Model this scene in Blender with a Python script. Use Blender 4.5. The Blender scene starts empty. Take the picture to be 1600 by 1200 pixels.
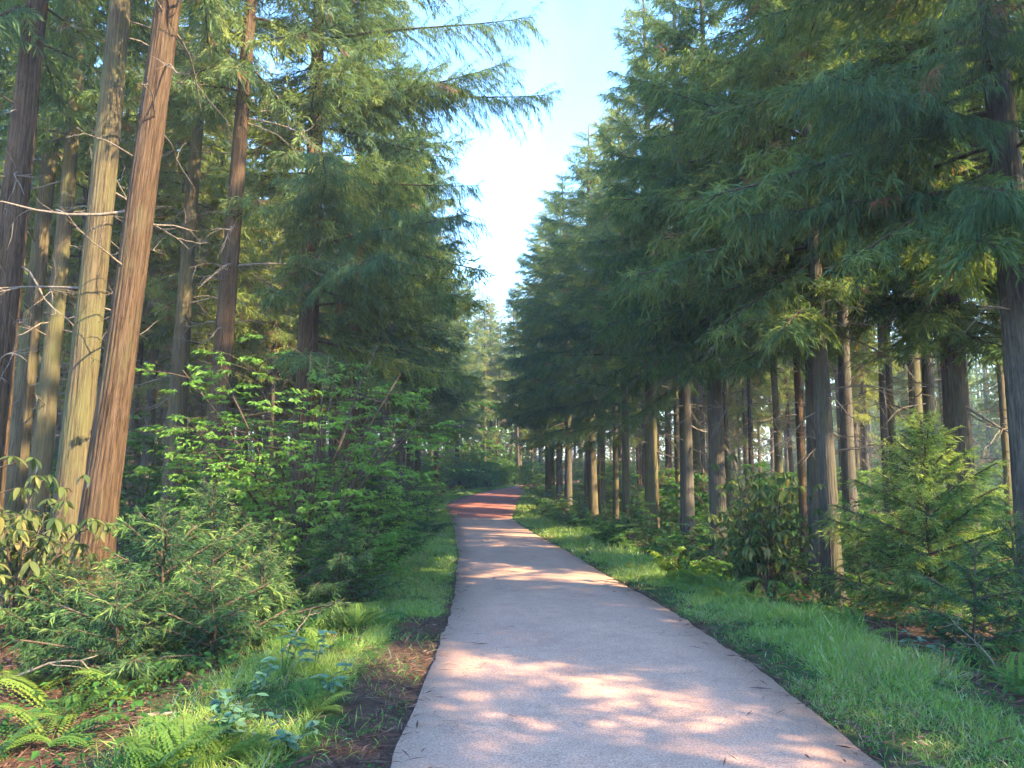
import bpy, math, random
from mathutils import Euler
import numpy as np

# ------------------------------------------------------------------ camera, sky, sun, exposure
SC = bpy.context.scene
COL = SC.collection
FPX = 1164.0                                   # focal length in pixels of a 1600 px wide frame
EYE = 1.65
cam_d = bpy.data.cameras.new('camera')
cam_d.sensor_width = 36.0
cam_d.lens = 36.0 * FPX / 1600.0
cam_d.clip_start = 0.05
cam_d.clip_end = 3000.0
cam = bpy.data.objects.new('camera', cam_d)
COL.objects.link(cam)
cam.location = (0, 0, EYE)
cam.rotation_euler = (math.radians(90) + math.atan(120 / FPX), 0, 0)
SC.camera = cam

SUN_AZ = math.radians(119)                     # clockwise from the view direction (+Y)
SUN_EL = math.radians(34)
world = bpy.data.worlds.new('World')
SC.world = world
world.use_nodes = True
wn = world.node_tree.nodes
wl = world.node_tree.links
wn.clear()
sky = wn.new('ShaderNodeTexSky')
sky.sky_type = 'NISHITA'
sky.sun_disc = False
sky.sun_elevation = SUN_EL
sky.sun_rotation = SUN_AZ
sky.altitude = 300
sky.air_density = 1.0
sky.dust_density = .3
sky.ozone_density = 2.2
bg = wn.new('ShaderNodeBackground')
bg.inputs['Strength'].default_value = 0.15
wo = wn.new('ShaderNodeOutputWorld')
hsv = wn.new('ShaderNodeHueSaturation')         # a clear, deep blue sky, the same in every direction
hsv.inputs['Saturation'].default_value = 1.2
wl.new(sky.outputs[0], hsv.inputs['Color'])
wtc = wn.new('ShaderNodeTexCoord')               # faint high wisps all over the sky
wmp = wn.new('ShaderNodeMapping')
wmp.inputs['Scale'].default_value = (5.0, 1.6, 2.2)
wmp.inputs['Rotation'].default_value = (.2, .5, .4)
wnz = wn.new('ShaderNodeTexNoise')
wnz.inputs['Scale'].default_value = 1.6
wnz.inputs['Detail'].default_value = 6
wrp = wn.new('ShaderNodeValToRGB')
wrp.color_ramp.elements[0].position = .54
wrp.color_ramp.elements[0].color = (1, 1, 1, 1)
wrp.color_ramp.elements[1].position = .74
wrp.color_ramp.elements[1].color = (1.30, 1.10, 1.03, 1)
wmx = wn.new('ShaderNodeMix')
wmx.data_type = 'RGBA'
wmx.blend_type = 'MULTIPLY'
wmx.inputs[0].default_value = 1.0
wl.new(wtc.outputs['Generated'], wmp.inputs[0])
wl.new(wmp.outputs[0], wnz.inputs['Vector'])
wl.new(wnz.outputs[0], wrp.inputs[0])
wl.new(hsv.outputs[0], wmx.inputs[6])
wl.new(wrp.outputs[0], wmx.inputs[7])
wl.new(wmx.outputs[2], bg.inputs[0])
wl.new(bg.outputs[0], wo.inputs[0])

sun_d = bpy.data.lights.new('sun', 'SUN')
sun_d.energy = 3.0
sun_d.angle = math.radians(0.55)
sun_d.color = (1.0, 0.80, 0.48)
sun = bpy.data.objects.new('sun', sun_d)
COL.objects.link(sun)
sun.rotation_euler = (math.pi / 2 - SUN_EL, 0, math.pi - SUN_AZ)

vs = SC.view_settings
vs.view_transform = 'Standard'
vs.look = 'None'
vs.gamma = 1.0
vs.use_curve_mapping = False
vs.exposure = 3.1

cy = SC.cycles
cy.max_bounces = 5
cy.diffuse_bounces = 3
cy.use_adaptive_sampling = True
cy.adaptive_threshold = .025
cy.glossy_bounces = 2
cy.transmission_bounces = 4
cy.transparent_max_bounces = 4
cy.use_denoising = True
cy.sample_clamp_indirect = 6.0

R = np.random.default_rng(11)
random.seed(5)


# ------------------------------------------------------------------ mesh helpers
def new_mesh(name, V, T, mats, mi=None, smooth=False, tint=None):
    V = np.ascontiguousarray(V, dtype=np.float32)
    T = np.ascontiguousarray(T, dtype=np.int32)
    me = bpy.data.meshes.new(name)
    me.vertices.add(len(V))
    me.vertices.foreach_set('co', V.ravel())
    n = len(T)
    me.loops.add(n * 3)
    me.loops.foreach_set('vertex_index', T.ravel())
    me.polygons.add(n)
    me.polygons.foreach_set('loop_start', np.arange(0, n * 3, 3, dtype=np.int32))
    for m in mats:
        me.materials.append(m)
    if mi is not None:
        me.polygons.foreach_set('material_index', np.ascontiguousarray(mi, dtype=np.int32))
    me.polygons.foreach_set('use_smooth', np.full(n, bool(smooth)))
    if tint is not None:
        a = me.attributes.new('tint', 'FLOAT', 'POINT')
        a.data.foreach_set('value', np.ascontiguousarray(tint, dtype=np.float32))
    me.update(calc_edges=True)
    me.validate()
    return me


class Acc:
    """Collects triangle soup with a material index and a tint for each vertex."""
    def __init__(s):
        s.V, s.T, s.M, s.A, s.n = [], [], [], [], 0

    def add(s, V, T, m=0, tint=0.5):
        V = np.asarray(V, dtype=np.float32)
        if len(V) == 0:
            return
        T = np.asarray(T, dtype=np.int64)
        s.V.append(V)
        s.T.append(T + s.n)
        s.M.append(np.full(len(T), m) if np.isscalar(m) else m)
        s.A.append(np.full(len(V), tint) if np.isscalar(tint) else tint)
        s.n += len(V)

    def arrays(s):
        return np.concatenate(s.V), np.concatenate(s.T), np.concatenate(s.M), np.concatenate(s.A)

    def mesh(s, name, mats, smooth=False):
        V, T, M, A = s.arrays()
        return new_mesh(name, V, T, mats, M, smooth, A)


def norm(v):
    return v / np.maximum(np.linalg.norm(v, axis=-1, keepdims=True), 1e-9)


def tube(P, rad, seg=6, cap=True):
    P = np.asarray(P, float)
    rad = np.asarray(rad, float)
    n = len(P)
    t = norm(np.gradient(P, axis=0))
    ref = np.array([0, 0, 1.0]) if abs(t[0][2]) < 0.85 else np.array([1.0, 0, 0])
    u = norm(np.cross(t, ref))
    w = np.cross(t, u)
    a = np.linspace(0, 2 * np.pi, seg, endpoint=False)
    V = P[:, None] + rad[:, None, None] * (np.cos(a)[None, :, None] * u[:, None] + np.sin(a)[None, :, None] * w[:, None])
    V = V.reshape(-1, 3)
    i = np.arange(n - 1)[:, None] * seg
    j = np.arange(seg)[None]
    k = (j + 1) % seg
    q = np.stack([i + j, i + k, i + seg + k, i + seg + j], -1).reshape(-1, 4)
    T = np.concatenate([q[:, [0, 1, 2]], q[:, [0, 2, 3]]])
    if cap:
        V = np.vstack([V, P[-1] + t[-1] * rad[-1] * .5])
        b = (n - 1) * seg
        T = np.vstack([T, np.array([[b + x, b + (x + 1) % seg, len(V) - 1] for x in range(seg)])])
    return V, T


def strands(P, D, l, w, g, rng):
    """Thin bent tapering cords, four vertices each."""
    n = len(P)
    D = norm(D)
    r = norm(rng.normal(size=(n, 3)))
    S = norm(np.cross(D, r))
    z = np.zeros((n, 3))
    z[:, 2] = -1
    l = l[:, None]
    w = w[:, None]
    g = g[:, None]
    mid = P + D * l * .52 + z * g * l * .13
    tip = P + D * l * (1 - .12 * g) + z * g * l * .5
    V = np.stack([P, mid - S * w * .5, mid + S * w * .5, tip], 1).reshape(-1, 3)
    b = (np.arange(n) * 4)[:, None, None]
    T = (b + np.array([[0, 2, 1], [1, 2, 3]])[None]).reshape(-1, 3)
    return V, T


def leaves(P, D, N, l, w, fold, droop):
    n = len(P)
    D = norm(D)
    S = norm(np.cross(D, N))
    N = norm(np.cross(S, D))
    l = l[:, None]
    w = w[:, None]
    m = P + D * l * .45
    z = np.zeros((n, 3))
    z[:, 2] = -1
    V = np.stack([P, m - S * w * .5 + N * w * fold, P + D * l + z * l * droop, m + S * w * .5 + N * w * fold], 1).reshape(-1, 3)
    b = (np.arange(n) * 4)[:, None, None]
    T = (b + np.array([[0, 3, 2], [0, 2, 1]])[None]).reshape(-1, 3)
    return V, T


def rotz(V, a):
    c, s = math.cos(a), math.sin(a)
    return V @ np.array([[c, s, 0], [-s, c, 0], [0, 0, 1]])


def roty(V, a):                                # positive lifts +X upwards
    c, s = math.cos(a), math.sin(a)
    return V @ np.array([[c, 0, s], [0, 1, 0], [-s, 0, c]])


def hash2(i, j, s):
    h = np.sin(i * 127.1 + j * 311.7 + s * 74.7) * 43758.5453
    return h - np.floor(h)


def vnoise(x, y, s=0.0):
    x = np.asarray(x, float)
    y = np.asarray(y, float)
    i, j = np.floor(x), np.floor(y)
    f, g = x - i, y - j
    f = f * f * (3 - 2 * f)
    g = g * g * (3 - 2 * g)
    a = hash2(i, j, s) * (1 - f) + hash2(i + 1, j, s) * f
    b = hash2(i, j + 1, s) * (1 - f) + hash2(i + 1, j + 1, s) * f
    return a * (1 - g) + b * g


# ------------------------------------------------------------------ materials
def mat(name):
    m = bpy.data.materials.new(name)
    m.use_nodes = True
    nt = m.node_tree
    nt.nodes.clear()
    out = nt.nodes.new('ShaderNodeOutputMaterial')
    return m, nt, out


def node(nt, t, **kw):
    n = nt.nodes.new(t)
    for k, v in kw.items():
        setattr(n, k, v)
    return n


def ramp(nt, fac, stops, interp='LINEAR'):
    r = nt.nodes.new('ShaderNodeValToRGB')
    r.color_ramp.interpolation = interp
    e = r.color_ramp.elements
    while len(e) < len(stops):
        e.new(0.5)
    for k, (p, c) in enumerate(stops):
        e[k].position = p
        e[k].color = (c[0], c[1], c[2], 1)
    nt.links.new(fac, r.inputs[0])
    return r.outputs[0]


def mixc(nt, fac, a, b, mode='MIX'):
    m = nt.nodes.new('ShaderNodeMix')
    m.data_type = 'RGBA'
    m.blend_type = mode
    for s, v in ((m.inputs[0], fac), (m.inputs[6], a), (m.inputs[7], b)):
        if isinstance(v, (int, float)):
            s.default_value = v
        elif isinstance(v, tuple):
            s.default_value = (v[0], v[1], v[2], 1)
        else:
            nt.links.new(v, s)
    return m.outputs[2]


def mathn(nt, op, a, b=None):
    m = nt.nodes.new('ShaderNodeMath')
    m.operation = op
    for s, v in ((m.inputs[0], a), (m.inputs[1], b)):
        if v is None:
            continue
        if isinstance(v, (int, float)):
            s.default_value = v
        else:
            nt.links.new(v, s)
    return m.outputs[0]


def noise(nt, vec, scale, detail=3, rough=.55):
    n = nt.nodes.new('ShaderNodeTexNoise')
    n.inputs['Scale'].default_value = scale
    n.inputs['Detail'].default_value = detail
    n.inputs['Roughness'].default_value = rough
    if vec is not None:
        nt.links.new(vec, n.inputs['Vector'])
    return n.outputs[0]


def mapping(nt, vec, sc):
    m = nt.nodes.new('ShaderNodeMapping')
    m.inputs['Scale'].default_value = sc
    nt.links.new(vec, m.inputs[0])
    return m.outputs[0]


def leaf_mat(name, stops, trans=.4, gloss=.0, warm=(1.5, 1.45, .7), rnd=.5):
    m, nt, out = mat(name)
    at = node(nt, 'ShaderNodeAttribute', attribute_name='tint')
    c = ramp(nt, at.outputs['Fac'], stops)
    oi = node(nt, 'ShaderNodeObjectInfo')
    hs = node(nt, 'ShaderNodeHueSaturation')
    nt.links.new(c, hs.inputs['Color'])
    v = mathn(nt, 'MULTIPLY_ADD', oi.outputs['Random'], rnd)
    v.node.inputs[2].default_value = 1 - rnd / 2
    nt.links.new(v, hs.inputs['Value'])
    h = mathn(nt, 'MULTIPLY_ADD', oi.outputs['Random'], -.05)
    h.node.inputs[2].default_value = .525
    nt.links.new(h, hs.inputs['Hue'])
    col = hs.outputs[0]
    d = node(nt, 'ShaderNodeBsdfDiffuse')
    nt.links.new(col, d.inputs[0])
    t = node(nt, 'ShaderNodeBsdfTranslucent')
    nt.links.new(mixc(nt, 1.0, col, warm, 'MULTIPLY'), t.inputs[0])
    mx = node(nt, 'ShaderNodeMixShader')
    mx.inputs[0].default_value = trans
    nt.links.new(d.outputs[0], mx.inputs[1])
    nt.links.new(t.outputs[0], mx.inputs[2])
    o = mx.outputs[0]
    if gloss > 0:
        g = node(nt, 'ShaderNodeBsdfGlossy')
        g.inputs['Roughness'].default_value = .38
        g.inputs['Color'].default_value = (.9, .95, 1, 1)
        m2 = node(nt, 'ShaderNodeMixShader')
        fr = node(nt, 'ShaderNodeFresnel')
        fr.inputs[0].default_value = 1.4
        nt.links.new(mathn(nt, 'MULTIPLY', fr.outputs[0], gloss), m2.inputs[0])
        nt.links.new(o, m2.inputs[1])
        nt.links.new(g.outputs[0], m2.inputs[2])
        o = m2.outputs[0]
    nt.links.new(o, out.inputs[0])
    return m


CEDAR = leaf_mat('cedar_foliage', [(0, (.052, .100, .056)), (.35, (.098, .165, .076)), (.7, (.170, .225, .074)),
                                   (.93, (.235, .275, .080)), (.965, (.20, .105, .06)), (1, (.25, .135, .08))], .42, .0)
SAPL = leaf_mat('young_cedar_foliage', [(0, (.030, .072, .044)), (.45, (.052, .112, .055)), (.8, (.12, .20, .065)),
                                        (1, (.21, .29, .085))], .40, .0)
BROAD = leaf_mat('broadleaf_foliage', [(0, (.050, .118, .034)), (.5, (.092, .200, .046)), (1, (.17, .28, .06))], .5, .15)
BUSH = leaf_mat('bright_bush_foliage', [(0, (.09, .185, .045)), (.5, (.165, .30, .062)), (1, (.25, .38, .08))], .5, .08)
OLIVE = leaf_mat('olive_leaf', [(0, (.06, .10, .035)), (.5, (.15, .17, .05)), (1, (.27, .21, .09))], .45, .2)
BLUEL = leaf_mat('glossy_bluish_leaf', [(0, (.05, .115, .08)), (1, (.12, .22, .12))], .25, .45)
FERN = leaf_mat('fern_leaf', [(0, (.055, .12, .026)), (.5, (.10, .19, .04)), (1, (.18, .27, .05))], .45, .25)
GRASS = leaf_mat('grass_blade', [(0, (.105, .195, .045)), (.5, (.180, .300, .066)), (.9, (.28, .37, .085)), (.95, (.28, .22, .10)),
                                 (1, (.32, .25, .13))], .4, .25)
LIME = leaf_mat('lime_leaf', [(0, (.12, .20, .03)), (1, (.26, .32, .04))], .5, .2)
LITTER = leaf_mat('dead_needle_litter', [(0, (.050, .033, .025)), (.5, (.105, .066, .047)), (1, (.21, .145, .105))], .1, .0, (1, 1, 1))


def bark_mat(name, cols, moss, moss_lo, bump=.6):
    m, nt, out = mat(name)
    tc = node(nt, 'ShaderNodeTexCoord')
    oi = node(nt, 'ShaderNodeObjectInfo')
    off = node(nt, 'ShaderNodeVectorMath', operation='MULTIPLY_ADD')
    nt.links.new(oi.outputs['Random'], off.inputs[0])
    off.inputs[1].default_value = (17, 9, 31)
    nt.links.new(tc.outputs['Object'], off.inputs[2])
    v = off.outputs[0]
    fib = noise(nt, mapping(nt, v, (34, 34, 1.5)), 1.0, 5, .65)
    fin = noise(nt, mapping(nt, v, (110, 110, 7)), 1.0, 3, .6)
    big = noise(nt, mapping(nt, v, (2.2, 2.2, .9)), 1.0, 4, .6)
    f = mathn(nt, 'ADD', mathn(nt, 'MULTIPLY', fib, .65), mathn(nt, 'MULTIPLY', fin, .35))
    c = ramp(nt, f, [(.35, cols[0]), (.49, cols[1]), (.66, cols[2])])
    pl = noise(nt, mapping(nt, v, (9, 9, 2.2)), 1.0, 4, .7)
    c = mixc(nt, ramp(nt, pl, [(.56, (0, 0, 0)), (.64, (.75, .75, .75))]), c, mixc(nt, 1.0, c, (.45, .42, .42), 'MULTIPLY'))
    c = mixc(nt, mathn(nt, 'MULTIPLY', big, .5), c, mixc(nt, 1.0, c, (.62, .60, .60), 'MULTIPLY'))
    mf = mathn(nt, 'ADD', mathn(nt, 'MULTIPLY', big, .8), mathn(nt, 'MULTIPLY', fib, .3))
    mr = node(nt, 'ShaderNodeMapRange')
    mr.inputs[1].default_value = moss_lo
    mr.inputs[2].default_value = moss_lo + .22
    mr.inputs[4].default_value = .85
    nt.links.new(mf, mr.inputs[0])
    c = mixc(nt, mr.outputs[0], c, mixc(nt, fin, moss, (moss[0] * .55, moss[1] * .55, moss[2] * .6)))
    b = node(nt, 'ShaderNodeBsdfPrincipled')
    b.inputs['Roughness'].default_value = .92
    b.inputs['Specular IOR Level'].default_value = .15
    nt.links.new(c, b.inputs['Base Color'])
    bp = node(nt, 'ShaderNodeBump')
    bp.inputs['Strength'].default_value = bump
    bp.inputs['Distance'].default_value = .05
    nt.links.new(f, bp.inputs['Height'])
    nt.links.new(bp.outputs[0], b.inputs['Normal'])
    nt.links.new(b.outputs[0], out.inputs[0])
    return m


BARK_RED = bark_mat('cedar_bark_reddish', [(.026, .016, .010), (.098, .059, .034), (.20, .130, .078)], (.13, .12, .055), .60, 1.0)
BARK_MOSS = bark_mat('cedar_bark_mossy', [(.038, .028, .019), (.105, .078, .045), (.19, .15, .08)], (.165, .155, .060), .50, .7)
BARK_GREY = bark_mat('cedar_bark_grey', [(.040, .032, .028), (.095, .078, .062), (.17, .145, .115)], (.12, .125, .060), .55, .6)
DEADWOOD = bark_mat('dead_branch_wood', [(.10, .075, .055), (.21, .165, .125), (.36, .30, .24)], (.20, .20, .12), .75, .4)
TWIG = bark_mat('live_twig_wood', [(.04, .028, .020), (.085, .060, .042), (.15, .11, .08)], (.10, .11, .05), .75, .3)


def ground_mat():
    m, nt, out = mat('forest_floor')
    g = node(nt, 'ShaderNodeNewGeometry')
    p = g.outputs['Position']
    at = node(nt, 'ShaderNodeAttribute', attribute_name='tint')
    n1 = noise(nt, p, 1.1, 5, .6)
    n2 = noise(nt, p, 9, 5, .65)
    n3 = noise(nt, p, 55, 4, .7)
    soil = ramp(nt, mathn(nt, 'ADD', mathn(nt, 'MULTIPLY', n2, .5), mathn(nt, 'MULTIPLY', n3, .5)),
                [(.3, (.030, .019, .014)), (.48, (.080, .048, .033)), (.62, (.135, .082, .056)), (.75, (.20, .14, .10))])
    gr = ramp(nt, n2, [(.3, (.030, .062, .018)), (.7, (.075, .13, .035))])
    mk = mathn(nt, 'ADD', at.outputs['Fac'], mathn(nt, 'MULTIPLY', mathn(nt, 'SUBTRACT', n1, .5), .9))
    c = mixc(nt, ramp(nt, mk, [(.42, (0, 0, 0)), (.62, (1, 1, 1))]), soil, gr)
    b = node(nt, 'ShaderNodeBsdfPrincipled')
    b.inputs['Roughness'].default_value = 1
    b.inputs['Specular IOR Level'].default_value = .1
    nt.links.new(c, b.inputs['Base Color'])
    bp = node(nt, 'ShaderNodeBump')
    bp.inputs['Strength'].default_value = .9
    bp.inputs['Distance'].default_value = .05
    nt.links.new(mathn(nt, 'ADD', n2, mathn(nt, 'MULTIPLY', n3, .5)), bp.inputs['Height'])
    nt.links.new(bp.outputs[0], b.inputs['Normal'])
    nt.links.new(b.outputs[0], out.inputs[0])
    return m


def road_mat(name, base, dark, light, spk, crack=True):
    m, nt, out = mat(name)
    g = node(nt, 'ShaderNodeNewGeometry')
    p = g.outputs['Position']
    big = noise(nt, p, .7, 4, .6)
    mid = noise(nt, p, 6, 5, .6)
    gra = noise(nt, p, 75, 4, .75)
    vo = node(nt, 'ShaderNodeTexVoronoi')
    vo.inputs['Scale'].default_value = 120
    nt.links.new(p, vo.inputs['Vector'])
    c = ramp(nt, gra, [(.36, dark), (.5, base), (.62, light)])
    c = mixc(nt, mathn(nt, 'MULTIPLY', ramp(nt, vo.outputs['Color'], [(.62, (0, 0, 0)), (.8, (1, 1, 1))]), .45), c, spk)
    c = mixc(nt, .55, c, ramp(nt, big, [(.3, (.74, .74, .78)), (.7, (1.12, 1.08, 1.04))]), 'MULTIPLY')
    c = mixc(nt, .5, c, ramp(nt, mid, [(.3, (.78, .77, .76)), (.7, (1.12, 1.12, 1.12))]), 'MULTIPLY')
    at = node(nt, 'ShaderNodeAttribute', attribute_name='tint')
    dirt = mathn(nt, 'SUBTRACT', mathn(nt, 'ADD', mathn(nt, 'MULTIPLY', mid, .55), mathn(nt, 'MULTIPLY', big, .6)), at.outputs['Fac'])
    c = mixc(nt, mathn(nt, 'MULTIPLY', ramp(nt, dirt, [(.18, (0, 0, 0)), (.62, (1, 1, 1))]), .55), c, (.16, .105, .075))
    st = noise(nt, p, 1.9, 6, .7)
    c = mixc(nt, mathn(nt, 'MULTIPLY', ramp(nt, st, [(.52, (0, 0, 0)), (.66, (1, 1, 1))]), .28), c, mixc(nt, 1.0, c, (.62, .60, .62), 'MULTIPLY'))
    if crack:
        vc = node(nt, 'ShaderNodeTexVoronoi', feature='DISTANCE_TO_EDGE')
        vc.inputs['Scale'].default_value = .42
        wv = node(nt, 'ShaderNodeVectorMath', operation='MULTIPLY_ADD')
        nz = node(nt, 'ShaderNodeTexNoise')
        nz.inputs['Scale'].default_value = 2.2
        nz.inputs['Detail'].default_value = 6
        nt.links.new(p, nz.inputs['Vector'])
        nt.links.new(nz.outputs['Color'], wv.inputs[0])
        wv.inputs[1].default_value = (.9, .9, .9)
        nt.links.new(p, wv.inputs[2])
        nt.links.new(wv.outputs[0], vc.inputs['Vector'])
        ck = ramp(nt, vc.outputs['Distance'], [(.0, (1, 1, 1)), (.004, (0, 0, 0))])
        gate = ramp(nt, noise(nt, p, .55, 2, .5), [(.47, (0, 0, 0)), (.56, (1, 1, 1))])
        c = mixc(nt, mathn(nt, 'MULTIPLY', mathn(nt, 'MULTIPLY', ck, gate), .6), c, (.07, .055, .05))
    b = node(nt, 'ShaderNodeBsdfPrincipled')
    b.inputs['Roughness'].default_value = .9
    b.inputs['Specular IOR Level'].default_value = .2
    nt.links.new(c, b.inputs['Base Color'])
    bp = node(nt, 'ShaderNodeBump')
    bp.inputs['Strength'].default_value = .5
    bp.inputs['Distance'].default_value = .006
    nt.links.new(mathn(nt, 'ADD', gra, mid), bp.inputs['Height'])
    nt.links.new(bp.outputs[0], b.inputs['Normal'])
    nt.links.new(b.outputs[0], out.inputs[0])
    return m


FLOOR = ground_mat()
PALE = road_mat('pale_path_concrete', (.52, .298, .208), (.32, .178, .125), (.68, .425, .305), (.68, .46, .34))
REDP = road_mat('red_path_surface', (.36, .125, .090), (.24, .078, .058), (.48, .20, .150), (.46, .23, .17), False)

# ------------------------------------------------------------------ lie of the land
#        y      left   right   z
RD = np.array([
    (-40, -.68, 2.02, .00), (0, -.68, 2.02, .00), (4.1, -.68, 2.03, .00), (6.6, -.67, 2.03, -.04), (8.85, -.71, 1.98, -.14),
    (13.4, -.97, 1.73, -.38), (18.4, -1.28, 1.42, -.56), (26, -1.95, .75, -.82), (35.3, -2.80, -.05, -1.02),
    (42, -3.75, .22, -.86), (50, -3.40, .48, -.74), (58, -1.6, 1.0, -.60), (66, .7, 2.9, -.46), (75, 4.6, 7.6, -.40),
    (90, 14, 18.5, -.3), (120, 36, 42, 0), (400, 250, 260, 0)])


def smooth_tab(col, y):
    y = np.asarray(y, float)
    s = 0
    for d, w in ((-2, .15), (-1, .2), (0, .3), (1, .2), (2, .15)):
        s = s + w * np.interp(y + d * .9, RD[:, 0], RD[:, col])
    return s


def road(y):
    return smooth_tab(1, y), smooth_tab(2, y), smooth_tab(3, y)


def sst(a, b, x):
    t = np.clip((x - a) / (b - a), 0, 1)
    return t * t * (3 - 2 * t)


def gz(x, y):
    x = np.asarray(x, float)
    y = np.asarray(y, float)
    l, r, z = road(y)
    dl = l - x
    dr = x - r
    k = np.clip(1 - (y - 60) / 30, 0, 1)
    left = -.04 - .16 * sst(1.1, 2.3, dl) * k + .42 * sst(2.4, 4.6, dl) + .5 * sst(5, 22, dl)
    right = -.04 - .38 * sst(1.0, 3.0, dr) * k - .10 * sst(3, 8, dr) * k + .5 * sst(10, 40, dr)
    h = np.where(dl > 0, left, np.where(dr > 0, right, -.04))
    d = np.maximum(dl, dr)
    amp = sst(.15, 2.2, d)
    n = (vnoise(x * .8, y * .8, 1) - .5) * .22 + (vnoise(x * 2.6, y * 2.6, 2) - .5) * .10 + (vnoise(x * .12, y * .12, 3) - .5) * .5 * sst(4, 14, d)
    return z + h + n * amp


def gz1(x, y):
    return float(gz(np.array([x]), np.array([y]))[0])


def PX(px, d):
    return (px - 800.0) / FPX * d


def link(name, me, parent=None, kind=None):
    o = bpy.data.objects.new(name, me)
    COL.objects.link(o)
    if parent is not None:
        o.parent = parent
    if kind:
        o['kind'] = kind
    return o


def empty(name, loc, rz=0.0, sc=1.0, lean=(0, 0)):
    o = bpy.data.objects.new(name, None)
    COL.objects.link(o)
    o.empty_display_size = .2
    o.location = loc
    o.rotation_euler = (lean[0], lean[1], rz)
    o.scale = (sc, sc, sc)
    return o


def tag(o, label, cat, group=None):
    o['label'] = label
    o['category'] = cat
    if group:
        o['group'] = group
    return o


# ground sheet
def axis_pts(lo, hi, f0, f1, fine, far):
    a = np.arange(f0, f1 + 1e-6, fine)
    right = [f1]
    s = fine
    while right[-1] < hi:
        s = min(s * 1.13, far)
        right.append(right[-1] + s)
    left = [f0]
    s = fine
    while left[-1] > lo:
        s = min(s * 1.13, far)
        left.append(left[-1] - s)
    return np.concatenate([np.array(left[1:])[::-1], a, np.array(right[1:])])


gx = axis_pts(-700, 700, -7, 8, .12, 60)
gy = axis_pts(-200, 900, 2, 20, .16, 60)
XX, YY = np.meshgrid(gx, gy)
ZZ = gz(XX, YY)
V = np.stack([XX, YY, ZZ], -1).reshape(-1, 3)
nx = len(gx)
i = (np.arange(len(gy) - 1)[:, None] * nx + np.arange(nx - 1)[None]).ravel()
T = np.concatenate([np.stack([i, i + 1, i + nx + 1], 1), np.stack([i, i + nx + 1, i + nx], 1)])
l, r, z = road(V[:, 1])
d = np.maximum(l - V[:, 0], V[:, 0] - r)
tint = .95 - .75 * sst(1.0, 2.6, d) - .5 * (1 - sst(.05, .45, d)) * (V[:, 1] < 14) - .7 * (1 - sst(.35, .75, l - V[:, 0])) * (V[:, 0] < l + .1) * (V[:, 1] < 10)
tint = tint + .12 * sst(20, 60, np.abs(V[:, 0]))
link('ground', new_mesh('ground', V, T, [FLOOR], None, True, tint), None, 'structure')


def road_strip(name, y0, y1, step, m, seed, wob=.05):
    ys = np.arange(y0, y1 + 1e-6, step)
    l, r, z = road(ys)
    cols = 9
    rows = []
    wl_ = (vnoise(ys * 1.3, ys * 0, seed) - .5) * wob * 2 + (vnoise(ys * 4.6, ys * 0, seed + 1) - .5) * .07 * vnoise(ys * .8, ys * 0, seed + 9)
    wr_ = (vnoise(ys * 1.3, ys * 0, seed + 2) - .5) * wob * 1.4 + (vnoise(ys * 4.6, ys * 0, seed + 3) - .5) * .06 * vnoise(ys * .8, ys * 0, seed + 8)
    l = l + wl_
    r = r + wr_
    for c in range(cols + 2):
        if c == 0:
            rows.append(np.stack([l - .025, ys, z - .09], 1))
        elif c == cols + 1:
            rows.append(np.stack([r + .025, ys, z - .09], 1))
        else:
            t = (c - 1) / (cols - 1)
            x = l + (r - l) * t
            rows.append(np.stack([x, ys, z - .012 * abs(2 * t - 1) ** 3 + (vnoise(x * 1.1, ys * 1.1, seed + 5) - .5) * .012], 1))
    V = np.stack(rows, 1).reshape(-1, 3)
    n = cols + 2
    i = (np.arange(len(ys) - 1)[:, None] * n + np.arange(n - 1)[None]).ravel()
    T = np.concatenate([np.stack([i, i + 1, i + n + 1], 1), np.stack([i, i + n + 1, i + n], 1)])
    e = np.tile(np.array([0, 0, .25, .5, .8, 1, .8, .5, .25, 0, 0]), len(ys))
    return link(name, new_mesh(name, V, T, [m], None, True, e), None, 'structure')


road_strip('path_pale_concrete', -30, 35.3, .1, PALE, 20, .012)
road_strip('path_red_surface', 35.32, 130, .25, REDP, 40, .08)


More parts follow.
